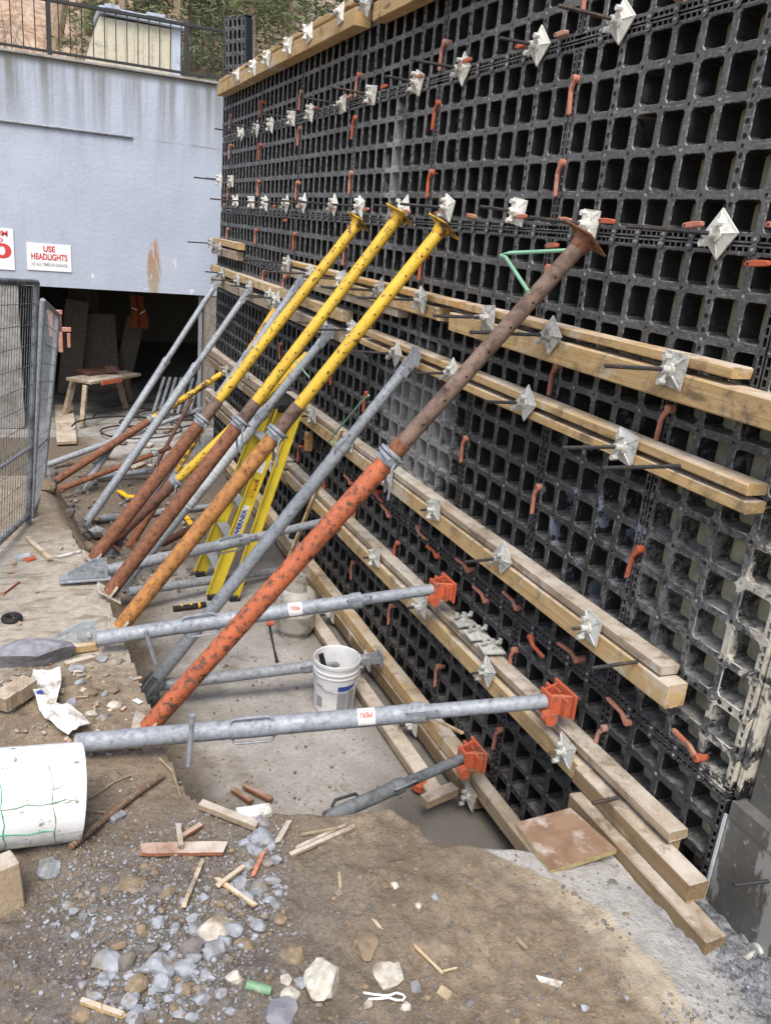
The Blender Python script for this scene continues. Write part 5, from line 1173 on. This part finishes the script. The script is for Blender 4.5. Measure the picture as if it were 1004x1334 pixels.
slab((20, 730), (40, 726), .06, .02, 'pale_grey_paint', 'grey flat scrap on the ledge left', 'scrap', 'metal_scrap', .005)
slab((34, 731), (46, 728), .05, .012, 'orange_plastic', 'small orange plastic scrap on the ledge left', 'scrap', 'plastic_scrap', .005)
slab((76, 727), (104, 720), .02, .01, 'paper', 'white torn strip on the ledge before the rusty prop foot', 'strip', 'paper_strip', .005)
slab((4, 775), (24, 760), .02, .015, 'red_timber', 'reddish rod end at the left edge of the ledge', 'rod', 'rod_end', .004)
for i in range(120):
    x_, y_ = (R.uniform(5, 185), R.uniform(855, 985)) if i < 90 else (R.uniform(5, 130), R.uniform(700, 850))
    P_ = onG(x_, y_)
    if P_.z < .6 or (i >= 90 and R.random() < .4): continue
    m = MB(); L = R.uniform(.012, .05); m.box(P_+V((0, 0, .006)), (L, L*R.uniform(.2, .7), R.uniform(.003, .012)), Matrix.Rotation(R.uniform(0, 6), 3, 'Z') @ Matrix.Rotation(R.uniform(-.4, .4), 3, 'X'), ch=.001)
    tag(m.build('litter_scrap', R.choice(['weathered_timber', 'muddy_timber', 'twig', 'paper', 'red_timber', 'stone_grey', 'muddy_timber']), origin=tuple(P_)), 'small scrap of wood or paper littering the ledge', 'scrap', 'litter scraps on the ledge')
# lying rebar with ribs
a, b = onG(92, 1110), onG(212, 1015); m = MB(); n = 110; m.tube([lerp(a, b, i/n)+V((0, 0, .02+.012*math.sin(math.pi*i/n))) for i in range(n+1)], [.0135 if i % 3 else .0095 for i in range(n+1)], 8)
tag(m.build('rebar', 'rebar_rust', smooth=True), 'muddy ribbed rebar lying between white tube and pit edge', 'rebar')
# twigs and wires near it
for i, (pts, lab) in enumerate([([(118, 1042), (150, 1020), (170, 1012)], 'thin dry twig left of the rebar'), ([(208, 995), (225, 1012), (235, 1045)], 'thin wire bending over the pit edge'), ([(110, 1058), (140, 1062), (168, 1040)], 'thin root curving under the rebar')]):
    m = MB(); m.tube([onG(*p)+V((0, 0, .01 if i != 1 else .03)) for p in pts], .004, 5); tag(m.build('twig', 'twig'), lab, 'twig')
# hairpin wire
P_ = onG(500, 1302); Xd = (onG(525, 1302)-P_).normalized(); Yd = V((-Xd.y, Xd.x, 0)); s_ = (onG(526, 1306)-onG(472, 1300)).length
pts = [P_-Xd*s_*.5+Yd*.012, P_-Xd*s_*.25+Yd*.006, P_+Yd*.002, P_+Xd*s_*.15-Yd*.008+Yd*.012, P_+Xd*s_*.3+Yd*.012, P_+Xd*s_*.45+Yd*.006, P_+Xd*s_*.5-Yd*.003, P_+Xd*s_*.43-Yd*.013, P_+Xd*s_*.28-Yd*.013, P_+Xd*s_*.1-Yd*.004, P_-Xd*s_*.1-Yd*.008, P_-Xd*s_*.4-Yd*.01]
m = MB(); m.tube([q+V((0, 0, .012)) for q in pts], .0036, 8); tag(m.build('hairpin_clip', 'white_plastic', smooth=True), 'white hairpin shaped wire clip on the dirt at bottom centre', 'clip')
a, b = onG(320, 1288), onG(352, 1296); m = MB(); m.tube([a+V((0, 0, .014)), lerp(a, b, .5)+V((0, 0, .014)), b+V((0, 0, .014))], [.014, .0145, .0135], 12); tag(m.build('paint_roll', 'green_paint', smooth=True), 'short green painted stub lying at the bottom of the dirt', 'stub')
P_ = onG(16, 808); m = MB(); pts = [P_+V((.04*math.cos(a*math.pi/8), .04*math.sin(a*math.pi/8), .015)) for a in range(17)]; m.tube(pts, .017, 8); tag(m.build('rubber_ring', 'rubber', smooth=True), 'black rubber ring lying on the ledge at the left edge', 'ring')
# wood block at the left edge
P_ = onG(14, 1172); m = MB(); m.box(P_+V((-.02, -.0, .06)), (.1, .09, .18), Matrix.Rotation(.35, 3, 'Z') @ Matrix.Rotation(-.15, 3, 'X'), ch=.006); tag(m.build('wood_block', 'weathered_timber', origin=tuple(P_)), 'weathered square wood block standing at the left edge below white tube', 'wood block')
# white tube
c_ = G(104, 1030, .955); ax = V((-1, -.04, .12)).normalized(); rad = .172
ct = thing('white_tube', 'large white cardboard tube with green marks lying at the left edge', 'tube', tuple(c_+V((0, 0, -rad))))
m = MB(); n = 40; F = frame(ax); prof = [(0, rad*.9), (.0, rad), (.012, rad*1.005), (.25, rad), (.4, rad*1.0), (.403, rad*1.035), (.43, rad*1.035), (.433, rad), (.8, rad), (.8, 0)]
prof = [(.03, 0), (.031, rad*.93), (.001, rad*.945)]+prof[1:-1]+[(.801, 0)]
m2 = []
for (s_, r_) in prof: m2.append((s_, r_))
m.tube([c_+ax*s_ for s_, r_ in m2], [max(r_, .001) for s_, r_ in m2], n)
tb0 = m.build('shell', 'torn_white', ct, smooth=True)
for k_, (s0, s1, a0, a1) in enumerate([(.1, .1, .2, 2.6), (.26, .26, .5, 2.4), (.02, .5, 1.1, 1.2), (.1, .6, 1.75, 1.65), (.2, .55, 2.2, 2.1)]):
    m = MB(); pts = []
    for i in range(13):
        e = i/12; an = a0+(a1-a0)*e+.03*math.sin(i*2.2+k_); s_ = s0+(s1-s0)*e+.004*math.sin(i*1.7+k_)
        # angle measured from the top toward the camera
        nrm = V((0, 0, 1))*math.cos(an)+V((.06, -1, 0)).normalized()*math.sin(an); pts.append(c_+ax*s_+nrm*(rad+.001))
    m.tube(pts, [.0022*abs(math.sin(i*1.3+k_))+.0006 for i in range(13)], 5, cap=True); m.build('green_mark', 'green_twine' if k_ % 2 else 'green_paint', ct)
# torn paper sack
pw = MB(); P0, P1, P2 = onG(62, 888), onG(66, 925), onG(98, 962); n = 14; vs = []
path = [P0+V((0, .02, .05)), lerp(P0, P1, .5)+V((-.01, 0, .05)), P1+V((-.01, 0, .04)), lerp(P1, P2, .5)+V((0, 0, .075)), P2+V((.02, .0, .06))]
wid = [.075, .085, .05, .085, .07]
for i in range(n+1):
    t_ = i/n*4; k_ = min(3, int(t_)); c0 = lerp(path[k_], path[k_+1], t_-k_); w_ = wid[k_]+(wid[k_+1]-wid[k_])*(t_-k_); d = (path[k_+1]-path[k_]).normalized(); s_ = d.cross(V((0, 0, 1))).normalized()
    for j in range(7):
        u = j/6-.5; vs.append(c0+s_*u*2*w_*.8+V((0, 0, .02*mnoise.noise(V((i*.6, j*.7, 1)))+.035*abs(u)*(1 if i < 7 else -1))))
top_n = len(vs); vs += [q+V((0, 0, -.003)) for q in vs]
pw.add(vs, [(i*7+j, i*7+j+1, (i+1)*7+j+1, (i+1)*7+j) for i in range(n) for j in range(6)]+[(top_n+i*7+j, top_n+(i+1)*7+j, top_n+(i+1)*7+j+1, top_n+i*7+j+1) for i in range(n) for j in range(6)])
ps = pw.build('torn_paper', 'paper', smooth=True); tag(ps, 'torn white paper sack twisted on the ledge above the white tube', 'paper')
m = MB(); q = lerp(P0, P1, .75)+V((-.045, 0, .06)); m.box(q, (.04, .025, .003), Matrix.Rotation(.5, 3, 'Z')); m.build('blue_print', 'label_blue', ps)
# ------------------------------------------------------------------ light
sc = bpy.context.scene
w = bpy.data.worlds.new('World'); sc.world = w; w.use_nodes = True; nt = w.node_tree
sky = nt.nodes.new('ShaderNodeTexSky'); sky.sky_type = 'NISHITA'; sky.sun_disc = False
EL, AZ = math.radians(58), math.radians(205)
sky.sun_elevation = EL; sky.sun_rotation = AZ; sky.dust_density = 3.0; sky.ozone_density = .6
bg = nt.nodes['Background']; nt.links.new(sky.outputs[0], bg.inputs[0]); bg.inputs[1].default_value = .13
sl = bpy.data.lights.new('sun', 'SUN'); sl.energy = 1.5; sl.angle = math.radians(28); sl.color = (1, .96, .9)
so = bpy.data.objects.new('sun', sl); C.objects.link(so)
sdir = V((math.sin(AZ)*math.cos(EL), math.cos(AZ)*math.cos(EL), math.sin(EL)))
so.rotation_euler = sdir.to_track_quat('Z', 'Y').to_euler()
vs = sc.view_settings; vs.view_transform = 'Standard'; vs.look = 'None'; vs.gamma = 1; vs.exposure = 1.05
